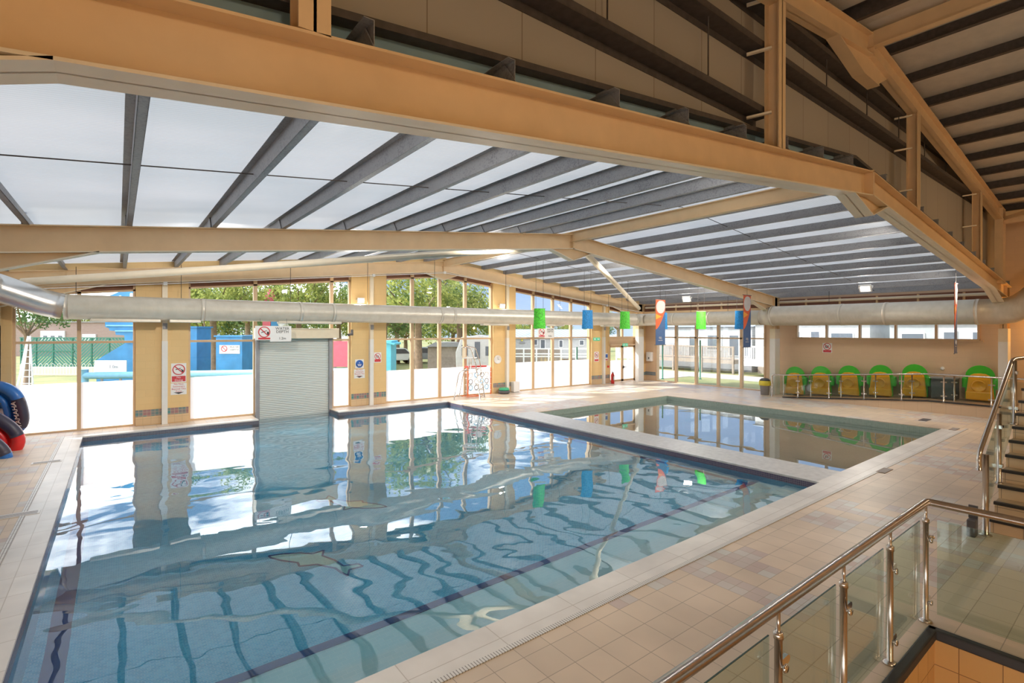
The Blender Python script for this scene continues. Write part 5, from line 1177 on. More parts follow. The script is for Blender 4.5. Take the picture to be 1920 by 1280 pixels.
# ------------------------------------------------------------------ lifeguard chair, rack and inflatables
lg = thing('lifeguard_chair', 'tall tubular lifeguard chair with a white seat before the glazing', 'lifeguard chair', (12.0, 18.0, 0))
A = Vector((11.95, 17.58, 0)); B = Vector((12.62, 18.25, 0)); back = Vector((-0.62, 0.66, 0))
for q, p in enumerate((A, B)):
    top = p + back * 0.45 + Vector((0, 0, 2.2))
    mb = MB(); mb.tube(arc_pts([p, p + back * 0.22 + Vector((0, 0, 1.5)), top + Vector((0, 0, -0.05)), top + back * 0.45 + Vector((0, 0, 0.0))], 0.12), 0.024, seg=10); mb.build('ladder_rail', 'stainless', lg)
    mb = MB(); mb.tube(arc_pts([p + back * 0.18 + Vector((0, 0, 1.25)), p + back * 1.0 + Vector((0, 0, 1.22)), p + back * 1.25 + Vector((0, 0, 0))], 0.25), 0.022, seg=10); mb.build('rear_leg', 'stainless', lg)
    mb = MB(); mb.tube([p + back * 0.85 + Vector((0, 0, 0.12)), p + back * 1.22 + Vector((0, 0, 0.12))], 0.014, seg=8); mb.build('foot_bar', 'stainless', lg)
for z in (0.12, 0.42, 0.72, 1.0, 1.28):
    k = back * (0.22 * z / 1.5); mb = MB(); mb.tube([A + k + Vector((0, 0, z)), B + k + Vector((0, 0, z))], 0.018, seg=8); mb.build('rung', 'stainless', lg)
mb = MB(); mb.tube([A + back * 1.24 + Vector((0, 0, 0.12)), B + back * 1.24 + Vector((0, 0, 0.12))], 0.016, seg=8); mb.build('foot_bar', 'stainless', lg)
c = (A + B) / 2 + back * 0.6; e1 = (B - A).normalized()
mb = MB(); mb.obox(c - e1 * 0.3 + Vector((0, 0, 1.72)), c + e1 * 0.3 + Vector((0, 0, 1.72)), 0.5, 0.04); s_ = mb.build('seat', 'white', lg, bev=0.015)
mb = MB(); mb.obox(c - e1 * 0.3 + back * 0.3 + Vector((0, 0, 1.95)), c + e1 * 0.3 + back * 0.3 + Vector((0, 0, 1.95)), 0.04, 0.42); mb.build('backrest', 'cream_pale', lg, bev=0.015)
for q in (-0.2, 0.2): mb = MB(); mb.tube([c + e1 * q + Vector((0, 0, 1.25)), c + e1 * q + Vector((0, 0, 1.7))], 0.02, seg=8); mb.build('seat_support', 'stainless', lg)
mb = MB(); mb.obox(A + back * 0.2 + Vector((0, 0, 1.24)), B + back * 0.2 + Vector((0, 0, 1.24)), 0.25, 0.03); mb.build('foot_rest', 'white', lg)
rk = thing('equipment_trolley', 'orange framed trolley of rings and floats behind the lifeguard chair', 'trolley', (12.7, 18.7, 0))
mb = MB(); mb.box(11.98, 12.03, 18.6, 18.65, 0.05, 1.3); mb.build('upright', 'orange', rk); mb = MB(); mb.box(13.2, 13.24, 18.6, 18.64, 0.05, 1.25); mb.build('upright', 'orange', rk)
mb = MB(); mb.box(11.98, 12.95, 18.55, 18.85, 1.28, 1.34); mb.build('top_tray', 'red', rk); mb = MB(); mb.tube(arc_pts([(11.8, 18.4, 0.05), (12.5, 18.4, 0.05), (12.5, 18.8, 0.05), (11.8, 18.8, 0.05)], 0.1), 0.02, seg=8); mb.build('base_hoop', 'orange', rk)
for z in (0.25, 0.52, 0.80, 1.04): mb = MB(); mb.box(12.0, 13.22, 18.58, 18.86, z, z + 0.015); mb.build('shelf', 'white', rk)
k = 0
for z in (0.265, 0.535, 0.815):
    for x in (12.2, 12.5, 12.8, 13.05):
        k += 1; mb = MB(); r = 0.10; mb.tube([(x + r * math.cos(a), 18.7, z + r + 0.022 + r * math.sin(a)) for a in [2 * PI * q / 16 for q in range(16)]], 0.02, seg=6, closed=True)
        o = mb.build('swim_ring', ['white', 'out_blue_pale', 'mid_grey'][k % 3]); tag(o, 'small pool ring stored upright on a shelf of the orange framed trolley', 'ring', 'pool rings on the trolley shelves')
def inflatable(px_, py_, d, L, wd, roll, tube_m, floor_m, lab, txt=None, rr=0.13, side_m='black_vinyl'):
    c = Vector((0, 0, CAMZ)) + fw * d + rt * ((px_ - 960) / 954.35 * d) + up * (-(py_ - 619.3) / 954.35 * d)
    o = thing('inflatable_tube', lab, 'inflatable', tuple(c), 'inflatable rides leaning by the left wall')
    R3 = Matrix((rt, fw, up)).transposed().to_4x4(); T = Matrix.Translation(c) @ R3 @ Matrix.Rotation(roll, 4, 'Y') @ Matrix.Rotation(0.25, 4, 'X')
    loop = []
    for k in range(36):
        a = 2 * PI * k / 36; cx_ = math.copysign(abs(math.cos(a)) ** 0.75, math.cos(a)) * wd; cz = math.copysign(abs(math.sin(a)) ** 0.75, math.sin(a)) * L; loop.append((cx_, 0, cz))
    mb = MB(); mb.tube(loop, rr, closed=True, seg=18); mb.xf(T).build('outer_tube', tube_m, o)
    pts = [(x * 0.9, z * 0.9) for x, _, z in loop]; mb = MB(); mb.prism(pts, 'Y', -0.03, 0.05); mb.xf(T).build('floor_pad', floor_m, o)
    mb = MB(); sub = [(x + 0.004, -0.012, z) for x, _, z in loop if x > wd * 0.72 and -L * 0.9 < z < L * 0.55]; sub.sort(key=lambda p: p[2]); mb.tube(sub, rr + 0.002, seg=18); mb.xf(T).build('side_band', side_m, o)
    mb = MB(); mb.tube([(x * 0.55, -0.08, z * 0.62) for x, _, z in loop], rr * 0.62, closed=True, seg=12); mb.xf(T).build('inner_seat', floor_m if floor_m != 'black_vinyl' else tube_m, o)
    mb = MB(); mb.tube(arc_pts([(-0.05, -0.12, L * 0.25), (wd * 0.30, -0.26, L * 0.30), (wd * 0.72, -0.30, L * 0.42)], 0.08), 0.018, seg=8); mb.xf(T).build('handle_bar', 'black', o)
    mb = MB(); mb.tube([(wd * 0.46, -0.16, L * 0.1), (wd * 0.44, -0.18, -L * 0.3)], 0.045, seg=10); mb.xf(T).build('strap', 'grey_vinyl', o)
    if txt:
        X = (T.to_3x3() @ Vector((0, 0, 1))); U = (T.to_3x3() @ Vector((-1, 0, 0))); p = T @ Vector((wd + 0.0, -rr - 0.035, -L * 0.15))
        text_mesh('lettering', txt, 0.17, 'sign_white', o, p, X, U, 0.004)
    return o
inflatable(-8, 768, 12.9, 0.62, 0.66, 0.0, 'blue_vinyl', 'blue_vinyl', 'large blue inflatable with black lettered side, rearmost by the window', 'YAMAHA')
inflatable(-30, 805, 12.9, 0.62, 0.46, -0.35, 'blue_vinyl', 'blue_vinyl', 'blue and black inflatable squeezed behind the red one', 'YAMAHA')
inflatable(-22, 822, 12.1, 0.60, 0.52, -0.80, 'red_vinyl', 'red_vinyl', 'red inflatable with navy side band, tilted towards the pool')
inflatable(-42, 852, 11.4, 0.55, 0.42, -0.75, 'blue_vinyl', 'blue_vinyl', 'lowest blue inflatable nearest the viewer at the left edge', None, side_m='black_vinyl')

# ------------------------------------------------------------------ outdoors
GZ = -0.14
mb = MB(); mb.add([(-120, G + 0.25, GZ), (W + 0.35, G + 0.25, GZ), (W + 0.35, -60, GZ), (160, -60, GZ), (160, 160, GZ), (-120, 160, GZ)], [(0, 1, 2, 3, 4, 5)])
o = mb.build('lawn', 'grass'); tag(o, 'sunlit lawn outside the glazed walls', 'lawn', kind='structure'); del o['category']; del o['label']
mb = MB(); mb.box(30.2, 33.4, -30, 60, GZ + 0.0, GZ + 0.02); mb.box(-40, 30.2, G + 0.4, G + 5.5, GZ, GZ + 0.02); struct(mb.build('path', 'paving'))
def zz(py, d): return CAMZ - (py - 619.3) / 954.35 * d
def frame_at(px_, d, turn=0.0, z=GZ):
    """local frame standing on the ground d metres out: x to the right, y away"""
    c = fw * d + rt * ((px_ - 960) / 954.35 * d); c.z = z
    return c, Matrix.Translation(c) @ Matrix((rt, fw, up)).transposed().to_4x4() @ Matrix.Rotation(turn, 4, 'Z')
def outthing(name, lab, cat, px_, d, turn=0.0, group=None):
    c, T = frame_at(px_, d, turn); return thing(name, lab, cat, tuple(c), group), T
K = lambda d: d / 954.35
# brick building
d = 58; o, T = outthing('brick_building', 'long pinkish brick building with flat roof beyond the green fence', 'building', 140, d)
mb = MB(); mb.box(-9, 10, 0, 6, 0, zz(606, d) - GZ); mb.xf(T).build('wall', 'brick_far', o)
mb = MB(); mb.box(-9.2, 10.2, -0.2, 6.2, zz(606, d) - GZ, zz(604.5, d) - GZ); mb.xf(T).build('roof_edge', 'mid_grey', o)
for a, b in ((78, 123), (156, 181)):
    mb = MB(); mb.box((a - 140) * K(d), (b - 140) * K(d), -0.15, 0.0, zz(640, d) - GZ, zz(622 if a < 100 else 628, d) - GZ); wp = mb.xf(T).build('window_panel', 'white_upvc', o)
    if a < 100:
        for q in range(3): mb = MB(); x = (a + 6 + q * 14 - 140) * K(d); mb.box(x, x + 0.4, -0.2, -0.14, zz(636, d) - GZ, zz(631, d) - GZ); mb.xf(T).build('pane', 'curtain', wp)
# green trellis fence
d = 40; o, T = outthing('trellis_fence', 'dark green slatted screen fence in front of the brick building', 'fence', 120, d)
z0, z1 = zz(692, d) - GZ, zz(636, d) - GZ
for x in [(q - 120) * K(d) for q in (40, 68, 100, 136, 146, 172, 205, 240)]: mb = MB(); mb.box(x - 0.05, x + 0.05, -0.05, 0.05, 0, z1 + 0.05); mb.xf(T).build('post', 'out_green', o)
M['trellis'] = plain('teal_green_slats', (0.05, 0.22, 0.18), 0.6)
for (a, b, s) in ((40, 100, 1), (100, 146, -1), (146, 205, 1), (205, 250, -1)):
    x0, x1 = (a - 120) * K(d), (b - 120) * K(d); mb = MB(); h = z1 - z0
    n = 13
    for q in range(-n, n + 8):
        t = q * 0.26
        p0 = Vector((x0 + t, 0, z0)); p1 = Vector((x0 + t + h, 0, z1))
        if s < 0: p0, p1 = Vector((x0 + t + h, 0, z0)), Vector((x0 + t, 0, z1))
        # clip to the bay
        def clip(p, r): return p
        lo_, hi_ = 0.0, 1.0
        dx = p1.x - p0.x
        ta, tb = (x0 - p0.x) / dx, (x1 - p0.x) / dx
        lo_, hi_ = max(0, min(ta, tb)), min(1, max(ta, tb))
        if hi_ - lo_ > 0.05: mb.obox(p0.lerp(p1, lo_), p0.lerp(p1, hi_), 0.02, 0.13, side=(0, 1, 0))
    mb.xf(T).build('slat_panel', 'trellis', o)
mb = MB(); mb.box((38 - 120) * K(d), (250 - 120) * K(d), -0.06, 0.06, z1, z1 + 0.08); mb.box((38 - 120) * K(d), (140 - 120) * K(d), -0.06, 0.06, zz(661, d) - GZ, zz(660, d) - GZ + 0.04); mb.xf(T).build('top_rail', 'out_green', o)
# hoop topped railing and pale board behind it
d = 33; o, T = outthing('hoop_railing', 'white hoop topped railing beyond the first window', 'railing', 100, d)
x0, x1 = (38 - 100) * K(d), (190 - 100) * K(d); zt = zz(690, d) - GZ
mb = MB(); mb.box(x0, x1, -0.02, 0.02, zt - 0.03, zt); mb.box(x0, x1, -0.02, 0.02, 0.12, 0.15)
x = x0
while x < x1:
    mb.tube([(x, 0, 0.12), (x, 0, zt + 0.12), (x + 0.04, 0, zt + 0.2), (x + 0.11, 0, zt + 0.24), (x + 0.18, 0, zt + 0.2), (x + 0.22, 0, zt + 0.12), (x + 0.22, 0, 0.12)], 0.012, seg=5); x += 0.40
mb.xf(T).build('rail', 'white', o)
mb = MB(); mb.box(x0, x1, 0.6, 0.66, 0.0, zt - 0.02); mb.xf(T).build('pale_board', 'cream_pale', o)
# ladder
d = 23; o, T = outthing('step_ladder', 'white aluminium step ladder outside the first window', 'ladder', 50, d)
for q, (xa, xb) in enumerate(((-0.30, -0.02), (0.32, 0.06))):
    mb = MB(); mb.obox((xa, 0, 0.0), (xb, 0.1, zz(632, d) - GZ), 0.04, 0.07); mb.obox((xa + 0.12, -0.35, 0.0), (xb + 0.05, 0.05, zz(632, d) - GZ), 0.04, 0.07); mb.xf(T).build('rail', 'white_upvc', o)
for q in range(7): mb = MB(); z = 0.3 + q * 0.3; s = 1 - z / 3.2; mb.obox((-0.28 * s + 0.0, 0, z), (0.32 * s, 0, z), 0.05, 0.03); mb.xf(T).build('rung', 'white_upvc', o)
# blue water slide building
d = 26; o, T = outthing('slide_tower', 'bright blue rounded water slide tower outside the first window', 'slide tower', 225, d)
def pp(lst, pc, d): return [((a - pc) * K(d), zz(b, d) - GZ) for a, b in lst]
mb = MB(); mb.prism(pp([(196, 566), (199, 561), (207, 555), (222, 549), (262, 540), (262, 575), (262, 612), (262, 645), (234, 645), (233, 630), (217, 629), (216, 622), (205, 621), (204, 617), (197, 614)][::-1], 225, d), 'Y', 0, 2.6); bd = mb.xf(T).build('upper_body', 'out_blue', o)
mb = MB(); mb.prism(pp([(178, 722), (178, 677), (235, 643), (262, 641), (262, 722)], 225, d), 'Y', 0.1, 3.0); mb.xf(T).build('lower_body', 'out_blue', o)
for a, b in ((209, 566), (226, 558), (247, 553)):
    mb = MB(); mb.prism([((a - 225 - 2.6) * K(d), zz(b + 12, d) - GZ)] + [((a - 225 + 2.6 * math.cos(t)) * K(d), zz(b - 2.6 * math.sin(t), d) - GZ) for t in [PI - PI * q / 6 for q in range(7)]] + [((a - 225 + 2.6) * K(d), zz(b + 12, d) - GZ)], 'Y', -0.04, 0.0); mb.xf(T).build('slot_opening', 'white', bd)
for a, b, y_ in ((200, 262, 600), (200, 262, 612), (217, 262, 622)): mb = MB(); mb.box((a - 225) * K(d), (b - 225) * K(d), -0.06, 0, zz(y_ + 1, d) - GZ, zz(y_ - 1.5, d) - GZ); mb.xf(T).build('ledge_band', 'out_blue_pale', bd)
d = 24.5; o, T = outthing('outdoor_depth_board', 'white depth board reading 1.0m before the blue slide tower', 'sign', 208, d)
mb = MB(); mb.box(-30 * K(d), 30 * K(d), -0.03, 0, zz(703, d) - GZ, zz(677, d) - GZ); mb.xf(T).build('board', 'sign_white', o)
p = T @ Vector((6 * K(d), -0.04, zz(689, d) - GZ)); text_mesh('lettering', '1.0m', 0.22, 'mid_grey', o, p, rt, up, 0.004)
mb = MB(); mb.box(-0.5, -0.4, 0, 0.05, 0, zz(703, d) - GZ); mb.box(0.4, 0.5, 0, 0.05, 0, zz(703, d) - GZ); mb.xf(T).build('leg', 'mid_grey', o)
# raised blue pool tube
d0, d1 = 24.0, 22.5
p0 = fw * d0 + rt * ((158 - 960) * K(d0)); p1 = fw * d1 + rt * ((660 - 960) * K(d1)); p0.z = zz(706, d0); p1.z = zz(697, d1)
o = thing('pool_barrier_tube', 'pale blue padded barrier tube running low outside the first two windows', 'barrier', (p0.x, p0.y, GZ))
mb = MB(); mb.tube([p0, p1], 0.16, seg=14); mb.build('padded_tube', 'out_blue_pale', o)
mb = MB(); mb.tube([(p0.x, p0.y, GZ), (p0.x, p0.y, p0.z + 0.3)], 0.17, seg=12); mb.build('end_post', 'out_blue_pale', o)
for t in (0.2, 0.4, 0.6, 0.8, 0.97): q = p0.lerp(p1, t); mb = MB(); mb.tube([(q.x, q.y, GZ), (q.x, q.y, q.z)], 0.05, seg=8); mb.build('support_post', 'out_blue', o)
# blue booths
def booth(px_, pa, pb, ytop, d, lab, mat='out_blue', sign=False):
    o, T = outthing('blue_booth', lab, 'booth', px_, d, group='painted booths outside')
    mb = MB(); mb.box((pa - px_) * K(d), (pb - px_) * K(d), 0, 1.3, 0, zz(ytop + 1.5, d) - GZ); mb.xf(T).build('body', mat, o)
    mb = MB(); mb.box((pa - px_ - 2.5) * K(d), (pb - px_ + 2) * K(d), -0.08, 1.4, zz(ytop + 1.5, d) - GZ, zz(ytop, d) - GZ + 0.03); mb.xf(T).build('roof', mat, o)
    if sign:
        mb = MB(); mb.box(-19 * K(d), 19 * K(d), -0.03, 0, zz(664, d) - GZ, zz(648, d) - GZ); b_ = mb.xf(T).build('sign_board', 'sign_white', o)
        p = T @ Vector((9 * K(d), -0.04, zz(654, d) - GZ)); text_mesh('lettering', 'WATER\nDEPTH', 0.14, 'mid_grey', o, p, rt, up, 0.003)
        mb = MB(); N = 18
        for k in range(N):
            a, b = 2 * PI * k / N, 2 * PI * (k + 1) / N; cx_, cz = -10 * K(d), zz(654.5, d) - GZ; r = 5.2 * K(d)
            mb.obox((cx_ + r * math.cos(a), -0.036, cz + r * math.sin(a)), (cx_ + r * math.cos(b), -0.036, cz + r * math.sin(b)), 0.006, 0.035, side=(0, 1, 0))
        mb.obox((cx_ - r * .7, -0.036, cz + r * .7), (cx_ + r * .7, -0.036, cz - r * .7), 0.006, 0.03, side=(0, 1, 0)); mb.xf(T).build('prohibition_ring', 'sign_red', o)
    return o
booth(431, 405, 454, 631, 26, 'sky blue booth with a water depth board outside the second window', sign=True)
booth(358, 346, 369, 614, 27.5, 'tall sky blue booth at the left edge of the second window')
o = booth(726, 712, 733, 640, 28, 'cyan shed with a sloping roof at the left edge of the third window', 'out_cyan')
d = 28; c, T = frame_at(726, d); mb = MB(); mb.prism(pp([(712, 639), (714, 636), (741, 644), (740, 647)], 726, d)[::-1], 'Y', -0.15, 1.5); mb.xf(T).build('roof_slope', 'out_cyan', o)
# grey trunk shaped slide
d = 28; o, T = outthing('trunk_slide', 'silvery grey trunk shaped slide beside the blue booth', 'slide', 465, d)
mb = MB(); mb.tube([T @ Vector(((a - 465) * K(d), y_, zz(b, d) - GZ)) for a, b, y_ in ((474, 628, 0), (477, 640, 0), (476, 655, -0.1), (470, 667, -0.2), (462, 676, -0.3), (456, 690, -0.4))], [0.3, 0.32, 0.28, 0.26, 0.22, 0.18], seg=16); mb.build('trunk', 'grey_vinyl', o)
for a in (460, 468, 477): mb = MB(); mb.tube([T @ Vector(((a - 465) * K(d), 0.2, 0)), T @ Vector(((a - 465) * K(d), 0.1, zz(668, d) - GZ))], 0.035, seg=8); mb.build('support_leg', 'mid_grey', o)
# pink board and turret
d = 25; o, T = outthing('pink_board', 'pink red painted board seen right of the roller shutter', 'board', 640, d)
mb = MB(); mb.box(-22 * K(d), 16 * K(d), 0, 0.12, zz(688, d) - GZ, zz(640, d) - GZ); mb.xf(T).build('panel', 'out_pink', o); mb = MB(); mb.box(-0.4, -0.3, 0.12, 0.2, 0, 1.9); mb.box(0.2, 0.3, 0.12, 0.2, 0, 1.9); mb.xf(T).build('leg', 'mid_grey', o)
d = 36; o, T = outthing('play_turret', 'red pointed play turret among the trees above the shutter', 'turret', 507, d)
mb = MB(); mb.lathe([(18 * K(d), zz(572, d) - GZ), (2 * K(d), zz(541, d) - GZ)], (0, 0, 0), seg=8); mb.xf(T).build('pointed_roof', 'out_pink', o)
mb = MB(); mb.box(-15 * K(d), 0, 0, 1.2, zz(614, d) - GZ, zz(600, d) - GZ); mb.xf(T).build('pink_wall', 'out_pink', o); mb = MB(); mb.box(1 * K(d), 14 * K(d), 0, 1.2, zz(614, d) - GZ, zz(572, d) - GZ); mb.xf(T).build('blue_wall', 'out_blue', o)
mb = MB(); mb.tube([(21 * K(d), 0, zz(606, d) - GZ), (30 * K(d), -0.2, zz(614, d) - GZ)], 0.28, seg=14); mb.xf(T).build('slide_mouth', 'white', o)
mb = MB(); mb.box(-0.6, 0.6, 0.2, 1.0, 0, zz(600, d) - GZ); mb.xf(T).build('timber_base', 'timber_grey', o)
# parked vehicles, chalet and seating beyond the third window
d = 40; o, T = outthing('timber_chalet', 'weathered pinkish timber chalet beyond the third window', 'chalet', 838, d)
mb = MB(); mb.box(-36 * K(d), 34 * K(d), 0, 3, 0, zz(650, d) - GZ); mb.xf(T).build('wall', 'timber_grey', o)
mb = MB(); mb.prism([(-38 * K(d), zz(650, d) - GZ), (36 * K(d), zz(650, d) - GZ), (20 * K(d), zz(642, d) - GZ), (-22 * K(d), zz(642, d) - GZ)], 'Y', -0.3, 3.2); mb.xf(T).build('roof', 'mid_grey', o)
def car(px_, d, turn, lab, mat):
    o, T = outthing('parked_car', lab, 'car', px_, d, turn, 'cars parked beyond the third window')
    mb = MB(); mb.prism([(-2.0, 0.35), (2.0, 0.35), (2.05, 0.8), (1.3, 0.95), (0.8, 1.42), (-1.0, 1.45), (-1.7, 0.95), (-2.05, 0.85)], 'Y', -0.85, 0.85); mb.xf(T).build('body', mat, o, bev=0.06)
    mb = MB(); mb.prism([(1.15, 0.95), (0.72, 1.36), (-0.92, 1.38), (-1.5, 0.95)], 'Y', -0.87, 0.87); mb.xf(T).build('window_band', 'dark_grey', o)
    for x in (-1.3, 1.3):
        for y in (-0.75, 0.75): mb = MB(); mb.lathe([(0.32, -0.1), (0.32, 0.1)], (x, y, 0.32), axis='Y', seg=16); mb.xf(T).build('wheel', 'black', o)
car(740, 46, 0.5, 'silver car parked left of the thick tree trunk', 'white'); car(806, 48, 0.2, 'grey car parked right of the thick tree trunk', 'mid_grey')
d = 33; o, T = outthing('white_motorhome', 'white motorhome with dark windows seen past the lifeguard chair', 'motorhome', 893, d)
mb = MB(); mb.prism([(-1.3, 0.4), (1.4, 0.4), (1.4, 2.6), (0.2, 2.75), (-1.0, 2.6), (-1.35, 1.6)], 'Y', 0, 2.2); mb.xf(T).build('body', 'van_white', o, bev=0.08); 
for a, b, z0, z1 in ((-0.95, -0.55, 1.4, 2.1), (-0.1, 0.25, 1.2, 2.3), (0.6, 1.1, 1.4, 2.0)): mb = MB(); mb.box(a, b, -0.02, 0, z0, z1); mb.xf(T).build('window_pane', 'curtain', o)
for x in (-0.8, 0.9): mb = MB(); mb.lathe([(0.34, -0.1), (0.34, 0.1)], (x, 0.1, 0.34), axis='Y', seg=16); mb.xf(T).build('wheel', 'black', o)
for px_, d, lb in ((775, 27, 'left'), (826, 29, 'right')):
    o, T = outthing('picnic_table', 'dark picnic table on the grass, %s of the pair beyond the third window' % lb, 'picnic table', px_, d, 0.3)
    mb = MB(); mb.box(-0.9, 0.9, -0.35, 0.35, 0.72, 0.77); mb.xf(T).build('tabletop', 'timber_grey', o)
    for s in (-1, 1):
        mb = MB(); mb.box(-0.9, 0.9, s * 0.75 - 0.13, s * 0.75 + 0.13, 0.42, 0.46); mb.xf(T).build('bench', 'timber_grey', o)
        mb = MB(); mb.obox((s * 0.7, -0.75, 0), (s * 0.7, 0.15, 0.72), 0.08, 0.05); mb.obox((s * 0.7, 0.75, 0), (s * 0.7, -0.15, 0.72), 0.08, 0.05); mb.xf(T).build('leg', 'dark_grey', o)
# static caravans
def caravan(T, o, L, dep, zb, zt, roof, wins, wall='van_white', ridge=0.5):
    mb = MB(); mb.box(-L / 2, L / 2, 0, dep, zb, zt); mb.xf(T).build('wall', wall, o)
    mb = MB(); mb.box(-L / 2 + 0.1, L / 2 - 0.1, 0.15, dep - 0.15, 0, zb); mb.xf(T).build('skirt', 'mid_grey' if wall == 'siding' else 'timber_grey', o)
    mb = MB(); mb.add([(-L / 2 - 0.15, -0.2, zt), (L / 2 + 0.15, -0.2, zt), (L / 2 + 0.15, dep / 2, zt + ridge), (-L / 2 - 0.15, dep / 2, zt + ridge), (-L / 2 - 0.15, dep + 0.2, zt), (L / 2 + 0.15, dep + 0.2, zt)], [(0, 1, 2, 3), (3, 2, 5, 4), (0, 3, 4), (1, 5, 2), (0, 4, 5, 1)]); mb.xf(T).build('roof', roof, o)
    for a, b, z0, z1 in wins:
        mb = MB(); mb.box(a - 0.06, b + 0.06, -0.05, 0.0, z0 - 0.06, z1 + 0.06); f_ = mb.xf(T).build('window', 'white_upvc', o)
        mb = MB(); mb.box(a, b, -0.06, -0.04, z0, z1); mb.xf(T).build('pane', 'curtain', f_)
d = 46; o, T = outthing('static_caravan', 'white static caravan with a blue grey ribbed roof beyond the fourth window', 'caravan', 1030, d, group='static caravans')
k = K(d)
caravan(T, o, 8.2, 3.4, zz(672, d) - GZ, zz(634, d) - GZ, 'van_roof', [((a - 1030) * k, (b - 1030) * k, zz(y1, d) - GZ, zz(y0, d) - GZ) for a, b, y0, y1 in ((1001, 1007, 637, 646), (1014, 1021.5, 637, 660), (1049, 1054.5, 638, 650), (1087, 1094, 638, 646))], ridge=zz(617, d) - zz(634, d))
mb = MB(); mb.box((974 - 1030) * k, (984.5 - 1030) * k, -0.08, 0, zz(643.5, d) - GZ, zz(640.5, d) - GZ); mb.xf(T).build('name_plate', 'mid_grey', o)
mb = MB(); mb.tube([((978.7 - 1030) * k, -0.12, zz(639, d) - GZ), ((978.7 - 1030) * k, -0.12, zz(635.5, d) - GZ)], 0.08, seg=8); mb.xf(T).build('porch_light', 'yellow', o)
def post_fence(o, T, xs_, ztop, rails, mat, infill=None):
    for x in xs_: mb = MB(); mb.box(x - 0.06, x + 0.06, -0.06, 0.06, 0, ztop); mb.xf(T).build('post', mat, o)
    for z in rails: mb = MB(); mb.box(xs_[0], xs_[-1], -0.03, 0.03, z - 0.05, z + 0.05); mb.xf(T).build('rail', mat, o)
    if infill:
        z0, z1, st_ = infill; mb = MB(); x = xs_[0] + st_ / 2
        while x < xs_[-1]: mb.box(x - 0.022, x + 0.022, -0.02, 0.02, z0, z1); x += st_
        mb.xf(T).build('baluster_row', mat, o)
d = 42; k = K(d); o, T = outthing('post_rail_fence', 'white post and rail fence in front of the ribbed roof caravan', 'fence', 1030, d)
post_fence(o, T, [(a - 1030) * k for a in (955, 982, 1006, 1029, 1052, 1080, 1110)], zz(652, d) - GZ, [zz(653.5, d) - GZ, zz(663, d) - GZ, zz(668, d) - GZ], 'white_upvc')
d = 44; k = K(d); o, T = outthing('boundary_wall', 'low buff board screen under the ribbed roof caravan', 'screen', 1030, d)
mb = MB(); mb.box((950 - 1030) * k, (1052 - 1030) * k, 0, 0.1, zz(681, d) - GZ, zz(654, d) - GZ); mb.xf(T).build('screen_board', 'timber_grey', o)
mb = MB(); mb.box((950 - 1030) * k, (951 - 1030) * k, 0.1, 0.2, 0, 1.2); mb.box((1050 - 1030) * k, (1052 - 1030) * k, 0.1, 0.2, 0, 1.2); mb.xf(T).build('board_post', 'timber_grey', o)
for px_, d, s in ((1022, 30, 1.0), (1054, 31, 0.9), (1098, 31, 0.9)):
    o, T = outthing('pampas_clump', 'straw coloured pampas clump on the grass, %s' % {1022: 'nearest the lifeguard chair', 1054: 'middle of the three', 1098: 'by the exit door pier'}[px_], 'grass clump', px_, d, group='pampas clumps')
    mb = MB()
    for q in range(70):
        a = rnd.uniform(0, 2 * PI); rr = rnd.uniform(0, 0.35) * s; h = rnd.uniform(0.9, 1.7) * s; x, y = rr * math.cos(a) * 0.4, rr * math.sin(a) * 0.4
        mb.add([(x - 0.03, y, 0), (x + 0.03, y, 0), (x + rr * math.cos(a) * 1.2, y + rr * math.sin(a), h)], [(0, 1, 2)])
    mb.xf(T); o2 = mb.build('leaf_blades', 'straw', o)
for px_, d, t_, lb in ((1082, 32, 650, 'seen through the fourth window'), (1242.5, 32, 640, 'behind the left banner'), (1313, 32, 637, 'in the middle of the long right window')):
    o, T = outthing('green_pole', 'slim dark green pole on the lawn %s' % lb, 'pole', px_, d, group='green poles'); mb = MB(); mb.tube([(0, 0, 0), (0, 0, zz(t_, d) - GZ)], 0.045, seg=8); mb.xf(T).build('pole_shaft', 'out_green', o)
    mb = MB(); mb.tube([(0, 0, 0), (0, 0, 0.05)], 0.09, seg=8); mb.xf(T).build('ground_sleeve', 'out_green', o)
# caravans and decks beyond the right wall
def side_frame(x, y): return Matrix.Translation((x, y, GZ)) @ Matrix.Rotation(-PI / 2, 4, 'Z')      # local x runs towards -Y, local y towards +X
def sidething(name, lab, cat, x, y, group=None): return thing(name, lab, cat, (x, y, GZ), group), side_frame(x, y)
o, T = sidething('static_caravan', 'long pale grey clad caravan filling most of the long right window', 'caravan', 36.5, 23.9, 'static caravans')
caravan(T, o, 10.6, 3.6, 0.9, 3.35, 'van_roof', [(a - 0, b - 0, z0, z1) for a, b, z0, z1 in ((-4.6, -3.5, 0.95, 2.7), (0.2, 1.0, 0.95, 2.6), (1.8, 2.9, 1.6, 2.7), (3.6, 4.3, 1.2, 2.7), (4.5, 5.1, 1.2, 2.7))], wall='siding', ridge=0.35)
mb = MB(); mb.box(-1.8, -1.0, -0.08, 0, 1.6, 2.05); mb.xf(T).build('name_plate', 'mid_grey', o)
